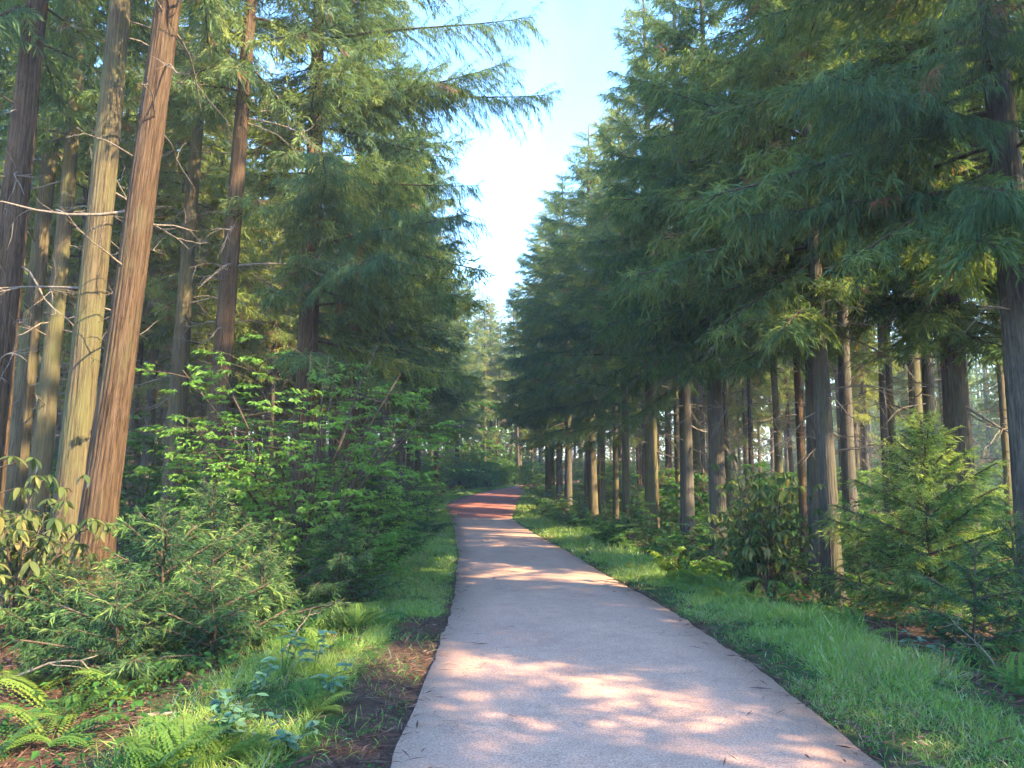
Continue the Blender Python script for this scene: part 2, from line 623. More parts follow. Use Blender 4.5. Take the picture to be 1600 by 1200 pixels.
# ------------------------------------------------------------------ cedar parts
def bough_arrays(L, rng, droop=1.0, dens=1.0, slen=.15, swid=.020, hang=.6, tint0=.42, brown=.014, bare=.16, gap=.042):
    """A live bough along +X: axis, side twigs and many thin hanging cords of needles."""
    A = Acc()
    t = np.linspace(0, 1, 8)
    sway = rng.normal(0, .05) * L
    ax = np.stack([L * t, sway * np.sin(t * 2.4), L * (.10 * t - .42 * droop * t ** 2 + .26 * droop * t ** 3)], 1)
    v, f = tube(ax, .008 + .022 * L / 2.5 * (1 - t) ** 1.1, 4)
    A.add(v, f, 1)
    n = max(5, int(L * 10 * dens))
    P, D, TI = [], [], []
    for k in range(n):
        s = bare + (1 - bare) * (k + rng.random()) / n
        p = np.array([np.interp(s, t, ax[:, c]) for c in range(3)])
        tan = np.array([np.interp(min(s + .04, 1), t, ax[:, c]) - np.interp(s - .04, t, ax[:, c]) for c in range(3)])
        tan /= np.linalg.norm(tan) + 1e-9
        lat = np.array([-tan[1], tan[0], 0])
        for sd in (-1, 1):
            lt = np.clip((.30 + .70 * (1 - s) ** .8) * .34 * L, .16, .95) * rng.uniform(.55, 1.2)
            ang = rng.uniform(.6, 1.15)
            dr = tan * math.cos(ang) + lat * sd * math.sin(ang) + np.array([0, 0, rng.uniform(-.75, .42)])
            dr /= np.linalg.norm(dr)
            m = max(3, int(lt / gap))
            q = (np.arange(m) + rng.random(m)) / m
            pos = p + dr * (q * lt)[:, None]
            pos[:, 2] -= .22 * lt * q ** 2
            w = np.array([[0, 0, .006]])
            sv = np.vstack([p + w[0], p - w[0], p + dr * lt - np.array([0, 0, .22 * lt])])
            A.add(sv, [[0, 1, 2]], 1)
            ti = tint0 + rng.normal(0, .14)
            if rng.random() < brown:
                ti = 1.0
            for rep in range(3):
                P.append(pos)
                e = rng.normal(0, .55, (m, 3))
                e[:, 2] *= .7
                D.append(dr * .85 + e + np.array([0, 0, -.42 * hang]))
                TI.append(np.full(m, ti))
    m = n * 3                                   # cords set directly on the axis
    s = rng.uniform(bare, 1, m)
    P.append(np.stack([np.interp(s, t, ax[:, c]) for c in range(3)], 1))
    e = rng.normal(0, .6, (m, 3))
    D.append(np.array([.8, 0, -.1 * hang]) + e)
    TI.append(np.full(m, tint0))
    P, D, TI = np.concatenate(P), np.concatenate(D), np.concatenate(TI)
    N = len(P)
    TI = np.where(TI > .96, TI, np.clip(TI + rng.normal(0, .10, N), 0, .90))
    v, f = strands(P, D, slen * rng.uniform(.35, 1.5, N), swid * rng.uniform(.7, 1.3, N), hang * rng.uniform(.3, 1.2, N), rng)
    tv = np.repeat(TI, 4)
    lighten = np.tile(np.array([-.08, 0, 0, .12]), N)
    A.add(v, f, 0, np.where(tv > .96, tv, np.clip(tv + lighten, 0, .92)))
    return A.arrays()


def bough_set(count, Ls, seed, **kw):
    out = []
    for k in range(count):
        rng = np.random.default_rng(seed + k)
        out.append(bough_arrays(Ls[k % len(Ls)], rng, **kw))
    return out


BL = [1.0, 1.7, 2.4, 3.0]
BOUGHS = {L: bough_set(3, [L], int(L * 100), droop=.75, hang=.6) for L in BL}
LIGHT = {L: bough_set(2, [L], int(L * 100) + 50, dens=.6, droop=.8, swid=.030, slen=.20, tint0=.72, brown=.06) for L in BL}  # tint yellowed to paint sunlit foliage into the stands


def crown_mesh(name, seed, H, h0, Lmax, lib, step=.30, one_side=None, sparse=0.0, ragged=.25):
    """A conical cedar crown from height h0 to H; one_side = (azimuth, strength) makes that side lower and fuller."""
    rng = np.random.default_rng(seed)
    A = Acc()
    h = h0
    az = rng.uniform(0, 6.28)
    while h < H - .25:
        u = (h - h0) / (H - h0)
        Lp = Lmax * (min(1, .62 + 1.6 * u) if u < .25 else 1.0) * (1 - u) ** .72 + .25
        per = 3 if u < .75 else 3
        for k in range(per):
            az += 2.4 + rng.normal(0, .35)
            Lk = Lp * rng.uniform(1 - ragged, 1 + ragged)
            if one_side:
                c = math.cos(az - one_side[0])
                Lk *= 1 + one_side[1] * c
                if u < .22 and c < rng.uniform(-.6, .3):
                    continue
            if rng.random() < sparse:
                continue
            L0 = min(BL, key=lambda q: abs(q - Lk))
            V, T, M, TI = lib[L0][rng.integers(len(lib[L0]))]
            V = V * (Lk / L0)
            el = -.22 + .75 * u + rng.normal(0, .20)
            V = rotz(roty(V, el), az)
            V = V + np.array([0, 0, h + rng.uniform(-.12, .12)])
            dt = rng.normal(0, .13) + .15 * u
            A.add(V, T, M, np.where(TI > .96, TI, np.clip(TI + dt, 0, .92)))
        h += step * (1 if u < .7 else .8) * rng.uniform(.8, 1.2)
    return A.mesh(name, [CEDAR, TWIG])


TH = 19.0
ROADC = [crown_mesh('roadside_crown_%d' % k, 300 + k, TH, 4.5 + .6 * k, 2.9, BOUGHS, .34, (0, .30)) for k in range(3)]
ROADC.append(ROADC[0])
SHORT = crown_mesh('short_roadside_crown', 371, 15.0, 5.3, 3.0, BOUGHS, .26, (0, .25))
INC = [crown_mesh('stand_crown_%d' % k, 340 + k, TH, 5.0 + 1.2 * k, 2.15, LIGHT, .40, None, .10) for k in range(4)]

INN = [crown_mesh('inner_crown_%d' % k, 360 + k, TH, 8.6 + 1.6 * k, 2.1, BOUGHS, .50, None, .12) for k in range(2)]


def trunk_mesh(name, seed, H, r0, seg, rings, mats, ridges=0, bend=.12):
    rng = np.random.default_rng(seed)
    u = np.linspace(0, 1, rings) ** (1.5 if ridges else 1.2)
    z = u * H
    z[0] = -.35
    rr = r0 * (1 - u) ** .8 + .02 + r0 * .38 * np.exp(-np.maximum(z, 0) / .28) + r0 * .15 * np.exp(-np.maximum(z, 0) / 1.2)
    cx = bend * np.sin(u * rng.uniform(2, 4) + rng.uniform(0, 6)) * u ** .5
    cyy = bend * np.sin(u * rng.uniform(2, 4) + rng.uniform(0, 6)) * u ** .5
    cx -= cx[0]
    cyy -= cyy[0]
    a = np.linspace(0, 2 * np.pi, seg, endpoint=False)
    aa, zz = np.meshgrid(a, z)
    k = np.ones_like(aa)
    root = np.exp(-np.maximum(zz, 0) / .35)
    k += root * .22 * np.sin(aa * 5 + rng.uniform(0, 6)) + .03 * np.sin(aa * 2 + zz * .6 + rng.uniform(0, 6))
    if ridges:
        ph = 2.2 * vnoise(zz * .7, zz * 0 + aa * 1.2, seed)
        rid = np.abs(np.sin(aa * ridges / 2 + ph * 2.0))
        br = vnoise(zz * 2.6, aa * 9, seed + 1)
        k += .075 * (rid - .5) * (.3 + 1.4 * br) + .06 * (vnoise(zz * 5, aa * 16, seed + 2) - .5)
    Rr = rr[:, None] * k
    V = np.stack([cx[:, None] + Rr * np.cos(aa), cyy[:, None] + Rr * np.sin(aa), zz], -1).reshape(-1, 3)
    i = np.arange(rings - 1)[:, None] * seg
    j = np.arange(seg)[None]
    kk = (j + 1) % seg
    q = np.stack([i + j, i + kk, i + seg + kk, i + seg + j], -1).reshape(-1, 4)
    T = np.concatenate([q[:, [0, 1, 2]], q[:, [0, 2, 3]]])
    return new_mesh(name, V, T, mats, None, True)


NEAR_T = {(m.name, k): trunk_mesh('near_trunk', 60 + k + 7 * b, TH, .225, 90, 150, [m], 26, .10)
          for b, m in enumerate((BARK_RED, BARK_MOSS)) for k in range(2)}
NEAR_T[('cedar_bark_grey', 0)] = trunk_mesh('near_trunk', 99, TH, .225, 72, 120, [BARK_GREY], 24, .10)
NEAR_T[('cedar_bark_grey', 1)] = NEAR_T[('cedar_bark_grey', 0)]
FAR_T = {m.name: [trunk_mesh('far_trunk', 80 + k + 5 * b, TH, .185, 12, 22, [m], 0, .16) for k in range(3)]
         for b, m in enumerate((BARK_RED, BARK_MOSS, BARK_GREY))}


def dead_branch_arrays(L, seed):
    rng = np.random.default_rng(seed)
    A = Acc()

    def grow(p, d, L, r, depth):
        n = 6
        P = [p]
        dd = d.copy()
        for k in range(n):
            dd = norm(dd + rng.normal(0, .13, 3) + np.array([0, 0, rng.normal(.02, .07)]))
            P.append(P[-1] + dd * L / n)
        P = np.array(P)
        v, f = tube(P, np.linspace(r, r * .25, n + 1), 5 if depth == 0 else 4)
        A.add(v, f)
        if depth < 2:
            for _ in range(rng.integers(2, 5) if depth == 0 else rng.integers(0, 3)):
                k = rng.integers(2, n)
                s = norm(np.cross(dd, rng.normal(size=3)))
                grow(P[k], norm(dd * .7 + s * .8), L * rng.uniform(.25, .5), r * .5, depth + 1)
    grow(np.zeros(3), norm(np.array([1, 0, rng.uniform(-.35, .25)])), L, .008 + .007 * L, 0)
    return A.arrays()


DBA = [dead_branch_arrays(Lb, 500 + k) for k, Lb in enumerate((.8, 1.1, 1.4, 1.7, 2.1, 1.2))]
DBM = [new_mesh('dead_branch', V, T, [DEADWOOD], None, True) for V, T, M, TI in DBA]


def dead_bundle(seed, n, h0, h1):
    rng = np.random.default_rng(seed)
    A = Acc()
    for _ in range(n):
        V, T, M, TI = DBA[rng.integers(len(DBA))]
        A.add(rotz(V * rng.uniform(.7, 1.1), rng.uniform(0, 6.28)) + np.array([0, 0, rng.uniform(h0, h1)]), T)
    V, T, M, TI = A.arrays()
    return new_mesh('dead_branches', V, T, [DEADWOOD], None, True)


DBB = [dead_bundle(520 + k, 26, 3.0, 9.5) for k in range(3)]
NT = [0]


def cedar(x, y, label, group, crown, trunk, sc=1.0, rz=None, lean=(0, 0), dead=0, dead_h=(3, 8.5), bundle=True, thick=1.0, height=1.0, cw=1.0, tall=1.0):
    rng = np.random.default_rng(int(1000 + NT[0]))
    NT[0] += 1
    o = empty('cedar_tree', (x, y, gz1(x, y) - .04), 0, 1, lean)
    tag(o, label, 'tree', group)
    rz = rng.uniform(0, 6.28) if rz is None else rz
    t = link('trunk', trunk, o)
    t.rotation_euler = (0, 0, rng.uniform(0, 6.28))
    t.scale = (sc * thick, sc * thick, sc * height * tall)
    c = link('crown', crown, o)
    c.rotation_euler = (0, 0, rz)
    c.scale = (sc * cw, sc * cw, sc * height)
    if dead:
        for k in range(dead):
            b = link('dead_branch', DBM[rng.integers(len(DBM))], o)
            h = rng.uniform(*dead_h)
            a = rng.uniform(0, 6.28)
            b.location = (math.cos(a) * .13, math.sin(a) * .13, h)
            b.rotation_euler = (rng.uniform(-.5, .5), rng.uniform(-.35, .25), a)
            s = rng.uniform(.6, 1.15)
            b.scale = (s, s, s)
    elif bundle:
        b = link('dead_branches', DBB[rng.integers(len(DBB))], o, 'stuff')
        b.rotation_euler = (0, 0, rng.uniform(0, 6.28))
        b.scale = (sc, sc, sc)
    return o


def overhang(tree, L, z, az, el, seed, hang=1.5, tint0=.22, name='overhanging_bough', dens=1.15):
    V, T, M, TI = bough_arrays(L, np.random.default_rng(seed), droop=.7, dens=dens, slen=.15, swid=.0115, gap=.032, hang=hang, tint0=tint0, brown=.008)
    o = link(name, new_mesh(name, V, T, [CEDAR, TWIG], M, False, TI), tree)
    o.location = (0, 0, z)
    o.rotation_euler = (0, -el, az)
    return o


# ------------------------------------------------------------------ the cedars one can point to
taken = []


def near(px, D, label, crown, trunk, **kw):
    x = PX(px, D)
    taken.append((x, D))
    return cedar(x, D, label, None, crown, trunk, **kw)


RR, RM, RG = BARK_RED.name, BARK_MOSS.name, BARK_GREY.name
R1 = math.radians(1)
PI = math.pi
t_a = near(152, 9.0, 'thick reddish-barked cedar with sunlit flared base, nearest trunk on the left', INN[0], NEAR_T[(RR, 0)],
           lean=(0, 5.0 * R1), dead=18, dead_h=(3.6, 9), thick=.80)
near(108, 10.2, 'mossy yellow-lit cedar just left of the thick reddish trunk', INN[1], NEAR_T[(RM, 0)], lean=(0, 2.2 * R1), dead=16, dead_h=(3, 9), thick=.82)
near(62, 14.6, 'slimmer mossy sunlit cedar behind the far-left drooping shrub', INN[0], NEAR_T[(RM, 1)], lean=(0, 1.6 * R1), dead=14, thick=.76)
near(26, 15.4, 'dark slim cedar near the left edge of the view', INN[1], NEAR_T[(RM, 0)], lean=(0, 2 * R1), dead=10, thick=.85)
near(-18, 11.5, 'dark cedar cut by the left edge of the view', INN[0], NEAR_T[(RR, 1)], lean=(0, 2 * R1), dead=10)
near(272, 16.0, 'brown cedar standing between the two reddish leaning trunks on the left', INN[1], NEAR_T[(RM, 1)], lean=(0, 1.5 * R1), dead=16, thick=.76)
t_g = near(328, 13.2, 'straight reddish cedar leaning right, second thick trunk left of the path', INN[0], NEAR_T[(RR, 1)], lean=(0, 2.4 * R1), dead=16, dead_h=(4, 9), thick=.74)
t_k = near(475, 15.5, 'dark cedar whose long drooping boughs hang over the path against the sky', ROADC[0], NEAR_T[(RR, 0)],
           rz=.1, dead=6, dead_h=(3, 5))
near(545, 21, 'cedar rising behind the bright broadleaf bush left of the path', ROADC[1], FAR_T[RR][0], rz=.2, dead=6, dead_h=(3, 5))
near(604, 27.5, 'cedar with a pale patch low on its trunk left of the path', ROADC[2], FAR_T[RG][1], rz=-.3, dead=6, dead_h=(3, 6))
near(566, 30, 'cedar just behind and left of the pale-patched trunk', ROADC[3], FAR_T[RR][2], rz=.3, bundle=True)
near(628, 34, 'roadside cedar on the left, two trunks past the pale-patched one', ROADC[0], FAR_T[RG][0], rz=.2)
near(640, 41, 'roadside cedar on the left facing the pale and red path joint', ROADC[1], FAR_T[RR][1], rz=0)
near(652, 48, 'left cedar beside the start of the red path surface', ROADC[2], FAR_T[RG][2], rz=-.2)
near(683, 56, 'left cedar beside the middle of the red path surface', ROADC[3], FAR_T[RR][0], rz=-.4)
near(715, 66, 'left cedar where the red path bends away', ROADC[0], FAR_T[RG][1], rz=-.6)

t_r0 = near(1612, 9.2, 'dark thick cedar trunk at the right edge of the view', SHORT, NEAR_T[(RG, 0)], tall=.79, rz=PI, dead=8, dead_h=(3, 6), lean=(0, -.8 * R1))
near(1508, 13.2, 'right trunk of the close pair of grey cedars behind the young lit cedar', SHORT, NEAR_T[(RG, 1)], tall=.79, dead=10, lean=(0, -.8 * R1), thick=.66)
near(1488, 14.4, 'left trunk of the close pair of grey cedars behind the young lit cedar', SHORT, NEAR_T[(RG, 0)], tall=.79, dead=10, lean=(0, -.8 * R1), thick=.62)
near(1290, 12.8, 'thick grey cedar right of the pale-leaved shrub', SHORT, NEAR_T[(RG, 0)], tall=.79, rz=PI + .1, dead=10, dead_h=(3, 6), lean=(0, -.5 * R1), thick=.64, cw=.9)
near(1268, 15.2, 'cedar tucked close behind the thick grey one', SHORT, NEAR_T[(RG, 1)], tall=.79, rz=PI - .3, dead=8, dead_h=(3, 6), thick=.62, cw=.9)
near(1325, 21, 'slim dark cedar right of the thick grey one', INN[0], FAR_T[RG][0], dead=10)
near(1386, 23, 'tall dark cedar left of the young lit cedar', INN[1], FAR_T[RG][1], dead=10)
near(1436, 21, 'mossy cedar with a yellow-lit upper trunk above the young lit cedar', INN[1], FAR_T[RM][2], dead=10)
near(1117, 17.2, 'thick dark roadside cedar behind the pale-leaved shrub on the right', SHORT, NEAR_T[(RG, 0)], tall=.79, rz=PI + .2, dead=8, dead_h=(3.5, 6), cw=.72, thick=.8)
near(1070, 21.5, 'roadside cedar second from the pale-leaved shrub on the right', ROADC[1], FAR_T[RG][1], rz=PI, cw=.75)
near(1016, 24, 'thick dark roadside cedar with a sunlit right edge', ROADC[2], FAR_T[RM][0], rz=PI + .3, thick=1.15, cw=.75)
near(975, 30.5, 'slim yellow-lit cedar between the dark roadside trunks on the right', ROADC[3], FAR_T[RM][1], rz=PI - .2, thick=.85, cw=.85)
near(926, 34.5, 'roadside cedar on the right with a bright sunlit foot', ROADC[0], FAR_T[RM][2], rz=PI + .1, thick=1.1)
near(886, 40, 'dark roadside cedar right of the red path start', ROADC[1], FAR_T[RG][2], rz=PI)
near(874, 43, 'dark cedar close beside the first trunks right of the red path', ROADC[3], FAR_T[RG][0], rz=PI + .4)
near(856, 47, 'cedar nearest the red path on the right', ROADC[2], FAR_T[RM][1], rz=PI - .3)
near(862, 55, 'cedar on the inside of the red path bend', ROADC[0], FAR_T[RM][0], rz=PI)

overhang(t_k, 3.6, 8.0, .02, .02, 901, dens=.8)
overhang(t_k, 4.4, 9.6, -.25, .16, 902)
overhang(t_k, 5.2, 10.0, .10, .08, 903, dens=.8)
overhang(t_k, 4.8, 11.3, -.05, .10, 907, dens=.8)
overhang(t_k, 4.2, 6.6, -.55, .02, 904, tint0=.12)
overhang(t_k, 3.8, 5.9, -.9, -.05, 905, tint0=.12)
overhang(t_k, 4.0, 7.2, -1.3, .0, 906, tint0=.15)
overhang(t_r0, 3.6, 6.3, PI + .5, .0, 911, tint0=.10)
overhang(t_r0, 3.4, 5.6, PI - .1, -.05, 912, tint0=.12)
overhang(t_r0, 3.2, 6.9, PI + 1.1, .05, 913, tint0=.10)
overhang(t_r0, 3.0, 5.2, PI + .9, -.12, 914, tint0=.14)

# ------------------------------------------------------------------ the rest of the stand
rng = np.random.default_rng(77)


SUNX, SUNY = math.sin(SUN_AZ), math.cos(SUN_AZ)
GAPS = [(5.8, 10.6, 1.5, 2.8), (-5.1, 9.0, 1.0, 1.5), (-5.9, 10.0, 6.5, 1.6), (-9, 15, 4.0, 1.7), (-5.6, 13.2, 6.0, 1.2), (4.0, 34, 1.0, 1.6), (-8, 24, 6, 1.6), (0, 15.5, 0, 1.6), (-1, 27, 0, 1.9),
        (-1.5, 42, 0, 2.0), (4.3, 24, 1.5, 1.6), (3.4, 6.5, 0, 1.3), (-1.0, 52, 0, 1.6), (5.5, 17.5, 1.5, 1.5)]


def in_gap(x, y):
    """Openings in the stand through which the sun reaches the lit young cedar and the left trunks."""
    for gx_, gy_, gz_, w in GAPS:
        dx, dy = x - gx_, y - gy_
        t = dx * SUNX + dy * SUNY
        off = abs(-dx * SUNY + dy * SUNX)
        h = gz_ + t * math.tan(SUN_EL)
        if t > 0 and off < w and 4.5 < h < 19:
            return True
    return False


def stand(x0, x1, y0, y1, step, label, group, keep, drop=.0, lib=INC, sep=2.4, thin=(.7, 1.05), size=(.82, 1.08)):
    for yy in np.arange(y0, y1, step):
        for xx in np.arange(x0, x1, step):
            x = xx + rng.uniform(-.38, .38) * step
            y = yy + rng.uniform(-.38, .38) * step
            if not keep(x, y) or rng.random() < drop:
                continue
            if any((x - a) ** 2 + (y - b) ** 2 < sep ** 2 for a, b in taken):
                continue
            if x > 3 and in_gap(x, y):
                continue
            taken.append((x, y))
            name = [RM, RG, RR][rng.choice(3, p=[.5, .3, .2])]
            tone = {RM: 'mossy olive', RG: 'grey', RR: 'reddish'}[name]
            where = 'near the front' if y < 24 else 'halfway back' if y < 44 else 'far back'
            lb = label if 'beyond' in label else '%s-barked %s, %s' % (tone, label, where)
            cedar(x, y, lb, group, lib[rng.integers(len(lib))], FAR_T[name][rng.integers(3)], sc=rng.uniform(*size),
                  lean=(rng.normal(0, .012), rng.normal(0, .012)), thick=rng.uniform(*thin))


def side(x, y):
    l, r, z = road(np.array([y]))
    return x - r[0], l[0] - x


for x, y in ((8.4, 5.6), (11.2, 3.9), (14.6, 2.9)):  # out-of-view cedars added to shade the near path
    taken.append((x, y))
    cedar(x, y, 'unseen slender cedar added to shade the path, right of and behind the viewer', 'cedars deep in the right stand', INC[1], FAR_T[RG][0], cw=1.15)
for x, y in ((8.2, .4), (8.9, 2.6), (7.9, 4.3), (10.6, 1.4), (9.6, -1.4), (7.2, -1.8)):  # shorter unseen cedars, added to block sun on the path below the left trunks' light
    taken.append((x, y))
    cedar(x, y, 'unseen slender cedar added to shade the path, right of and behind the viewer', 'cedars deep in the right stand', INC[0], FAR_T[RG][1], sc=.5, cw=1.7)
stand(-40, -5, 12, 72, 3.7, 'slender cedar in the dense stand left of the path', 'cedars deep in the left stand',
      lambda x, y: side(x, y)[1] > 4.6 and abs(x) < .74 * y + 1.5, 0, INC[:3])
stand(-30, -6, 15, 60, 3.0, 'slim close-set cedar among the thicker trunks left of the path', 'slim cedars in the left stand',
      lambda x, y: side(x, y)[1] > 4.2 and abs(x) < .72 * y + .5, .15, INC[1:], 1.3, (.42, .7))
stand(4, 32, -24, 66, 4.2, 'slender cedar in the dense stand right of the path', 'cedars deep in the right stand',
      lambda x, y: side(x, y)[0] > (5.2 if y > 4 else 3.4) and abs(x) < .8 * y + 30 and not (y < 4 and x < 6) and (y < 14 or rng.random() > .25), .10, INC, size=(.72, .98))
stand(5, 18, 14, 60, 2.3, 'slim close-set cedar behind the roadside row on the right', 'slim cedars behind the right row',
      lambda x, y: 2.6 < side(x, y)[0] < 15, .12, INC[2:], 1.3, (.45, .75))
stand(-18, 30, 70, 104, 5.0, 'far cedar closing the view beyond the red path bend', 'far cedars beyond the bend',
      lambda x, y: (side(x, y)[1] > 1.8 or side(x, y)[0] > 2.2) and abs(x) < .33 * y)



def far_wood():
    """The wood beyond the stand, one mass of far trees: cones of coarse foliage on bare trunks."""
    rg = np.random.default_rng(61)
    A = Acc()
    spots = []
    for _ in range(120):
        spots.append((rg.uniform(-58, -41), rg.uniform(18, 105)))
    for _ in range(130):
        spots.append((rg.uniform(38, 58), rg.uniform(20, 105)))
    for _ in range(120):
        spots.append((rg.uniform(-70, 75), rg.uniform(106, 140)))
    for x, y in spots:
        z0 = gz1(x, y)
        H = rg.uniform(13, 17) if x > 36 and y < 106 else rg.uniform(16, 21)
        v, f = tube(np.array([[x, y, z0 - .3], [x, y, z0 + H * .5], [x, y, z0 + H]]), [.2, .14, .02], 6)
        A.add(v, f, 1)
        n = 385
        u = rg.random(n) ** 1.5
        h = H * (.015 + .985 * u)
        rr = (1.05 - u) ** .75 * 2.6 * np.sqrt(rg.uniform(.25, 1, n))
        a = rg.uniform(0, 6.283, n)
        P = np.stack([x + np.cos(a) * rr, y + np.sin(a) * rr, z0 + h], 1)
        D = np.stack([np.cos(a), np.sin(a), rg.normal(-.25, .4, n)], 1) + rg.normal(0, .4, (n, 3))
        v, f = strands(P, D, rg.uniform(.5, 1.1, n), rg.uniform(.10, .22, n), rg.uniform(.3, 1, n), rg)
        A.add(v, f, 0, np.repeat(np.clip(rg.normal(.5, .18, n), 0, .92), 4))
    for x0, x1, y0, y1, n in ((-48, -41, 14, 108, 13000), (40, 47, 14, 108, 19000), (-50, 60, 103, 110, 22000)):
        x, y = rg.uniform(x0, x1, n), rg.uniform(y0, y1, n)
        h = (9.0 if y0 > 100 else 8.0) * rg.random(n) ** 1.1 * (.4 + .9 * vnoise(x * .3, y * .3, 71))
        P = np.stack([x, y, gz(x, y) + h], 1)
        D = rg.normal(0, 1, (n, 3)) + np.array([0, 0, -.3])
        v, f = strands(P, D, rg.uniform(.4, .9, n), rg.uniform(.12, .3, n), rg.uniform(0, 1, n), rg)
        A.add(v, f, 0, np.repeat(np.clip(.55 + .5 * (vnoise(x * .4, y * .4, 72) - .5) + rg.normal(0, .12, n), 0, .92), 4))
    return A.mesh('distant_wood', [CEDAR, BARK_GREY])


o = link('distant_wood', far_wood(), None, 'stuff')
tag(o, 'far wood closing the view behind the cedar stands', 'wood')


for x, y, lb in ((-4.5, 75, 'full-skirted cedar left of the small pale tree beyond the bend'), (.8, 79, 'full-skirted cedar straight beyond the red path'),
                 (-9, 82, 'full-skirted cedar far left beyond the bend'), (4.2, 86, 'full-skirted cedar right of the far centre'),
                 (-2.5, 88, 'full-skirted cedar behind the small pale tree'), (8.5, 94, 'full-skirted cedar far right beyond the bend')):
    cedar(x, y, lb, None, ROADC[int(abs(x)) % 3], FAR_T[RG][0], sc=1.1, rz=-PI / 2)


# ------------------------------------------------------------------ broadleaf shrubs
def shrub_arrays(seed, H, Rx, mains, subs, leaf, per, flat=.8, droop=.15, tint0=.5, z0=.12):
    rng = np.random.default_rng(seed)
    W = Acc()
    F = Acc()
    P, D, N = [], [], []
    for m in range(mains):
        a = 6.283 * m / mains + rng.normal(0, .5)
        rr = Rx * math.sqrt(rng.uniform(.05, 1))
        end = np.array([math.cos(a) * rr, math.sin(a) * rr, H * rng.uniform(.55, 1.0) * (1 - .25 * (rr / Rx) ** 2)])
        t = np.linspace(0, 1, 7)[:, None]
        path = np.hstack([end[None, :2] * t ** 1.5, end[None, 2:] * t]) + rng.normal(0, .02, (7, 3)) * t
        v, f = tube(path, np.linspace(.016, .004, 7) * (H / 1.8), 5)
        W.add(v, f)
        for s in range(subs):
            q = rng.uniform(.22, 1)
            p = np.array([np.interp(q, t[:, 0], path[:, c]) for c in range(3)])
            b = a + rng.normal(0, 1.2)
            d = norm(np.array([math.cos(b), math.sin(b), rng.uniform(-.1, .45)]))
            L = Rx * rng.uniform(.35, .75) * (1.15 - .5 * q)
            pp = p + d * L * np.linspace(0, 1, 4)[:, None]
            pp[:, 2] -= droop * L * np.linspace(0, 1, 4) ** 2
            v, f = tube(pp, np.linspace(.006, .002, 4), 3)
            W.add(v, f)
            for k in range(3):                 # fine side twigs carrying flat sprays
                w = rng.uniform(.25, 1)
                o = p + d * L * w
                o[2] -= droop * L * w * w
                c2 = b + rng.choice([-1, 1]) * rng.uniform(.4, 1.1)
                d2 = norm(np.array([math.cos(c2), math.sin(c2), rng.uniform(-.15, .2)]))
                m2 = per
                qq = rng.uniform(.1, 1, m2)
                l2 = L * .45
                P.append(o + d2 * (qq * l2)[:, None])
                sd = np.where(np.arange(m2) % 2, 1, -1)[:, None]
                la = np.array([-d2[1], d2[0], 0])
                D.append(d2 * .7 + la * sd * rng.uniform(.3, 1, (m2, 1)) + np.array([0, 0, -.15]) + rng.normal(0, .15, (m2, 3)))
                N.append(np.array([0, 0, 1]) * flat + rng.normal(0, .35, (m2, 3)))
    P, D, N = np.concatenate(P), np.concatenate(D), np.concatenate(N)
    P[:, 2] = np.maximum(P[:, 2], z0 * .3)
    n = len(P)
    l = leaf * rng.uniform(.6, 1.25, n)
    v, f = leaves(P, D, N, l, l * rng.uniform(.38, .55, n), .10, rng.uniform(0, .35, n)[:, None])
    hz = np.clip(P[:, 2] / H, 0, 1)
    ti = np.clip(tint0 + rng.normal(0, .16, n) + .12 * (hz - .5), 0, 1)
    F.add(v, f, 0, np.repeat(ti, 4))
    return W.arrays(), F.arrays()


def shrub_meshes(seed, leafmat, **kw):
    (V, T, M, A), (V2, T2, M2, A2) = shrub_arrays(seed, **kw)
    return new_mesh('stem', V, T, [TWIG], None, True), new_mesh('foliage', V2, T2, [leafmat], None, False, A2)


def shrub(x, y, meshes, label, group=None, sc=1.0, rz=0.0, name='leafy_shrub', cat='shrub', zsc=1.0):
    o = empty(name, (x, y, gz1(x, y) - .03), rz, sc)
    o.scale = (sc, sc, sc * zsc)
    tag(o, label, cat, group)
    link('stem', meshes[0], o)
    link('foliage', meshes[1], o)
    return o


SH_LAYER = shrub_meshes(700, BUSH, H=3.5, Rx=1.75, mains=20, subs=16, leaf=.075, per=14, tint0=.82)
SH_LAYER2 = shrub_meshes(701, BUSH, H=2.2, Rx=1.3, mains=12, subs=12, leaf=.075, per=13, tint0=.45)
SH_LOW = [shrub_meshes(710 + k, BROAD, H=1.0, Rx=.75, mains=10, subs=9, leaf=.07, per=10, tint0=.35 + .1 * k) for k in range(3)]
SH_FAR = [shrub_meshes(720 + k, BROAD, H=1.7, Rx=1.1, mains=10, subs=9, leaf=.12, per=8, tint0=.5) for k in range(3)]
SH_TREE = shrub_meshes(730, BUSH, H=8.0, Rx=2.7, mains=16, subs=12, leaf=.22, per=9, tint0=.6)
SH_LIME = shrub_meshes(731, LIME, H=.55, Rx=.45, mains=7, subs=5, leaf=.09, per=7, tint0=.5)

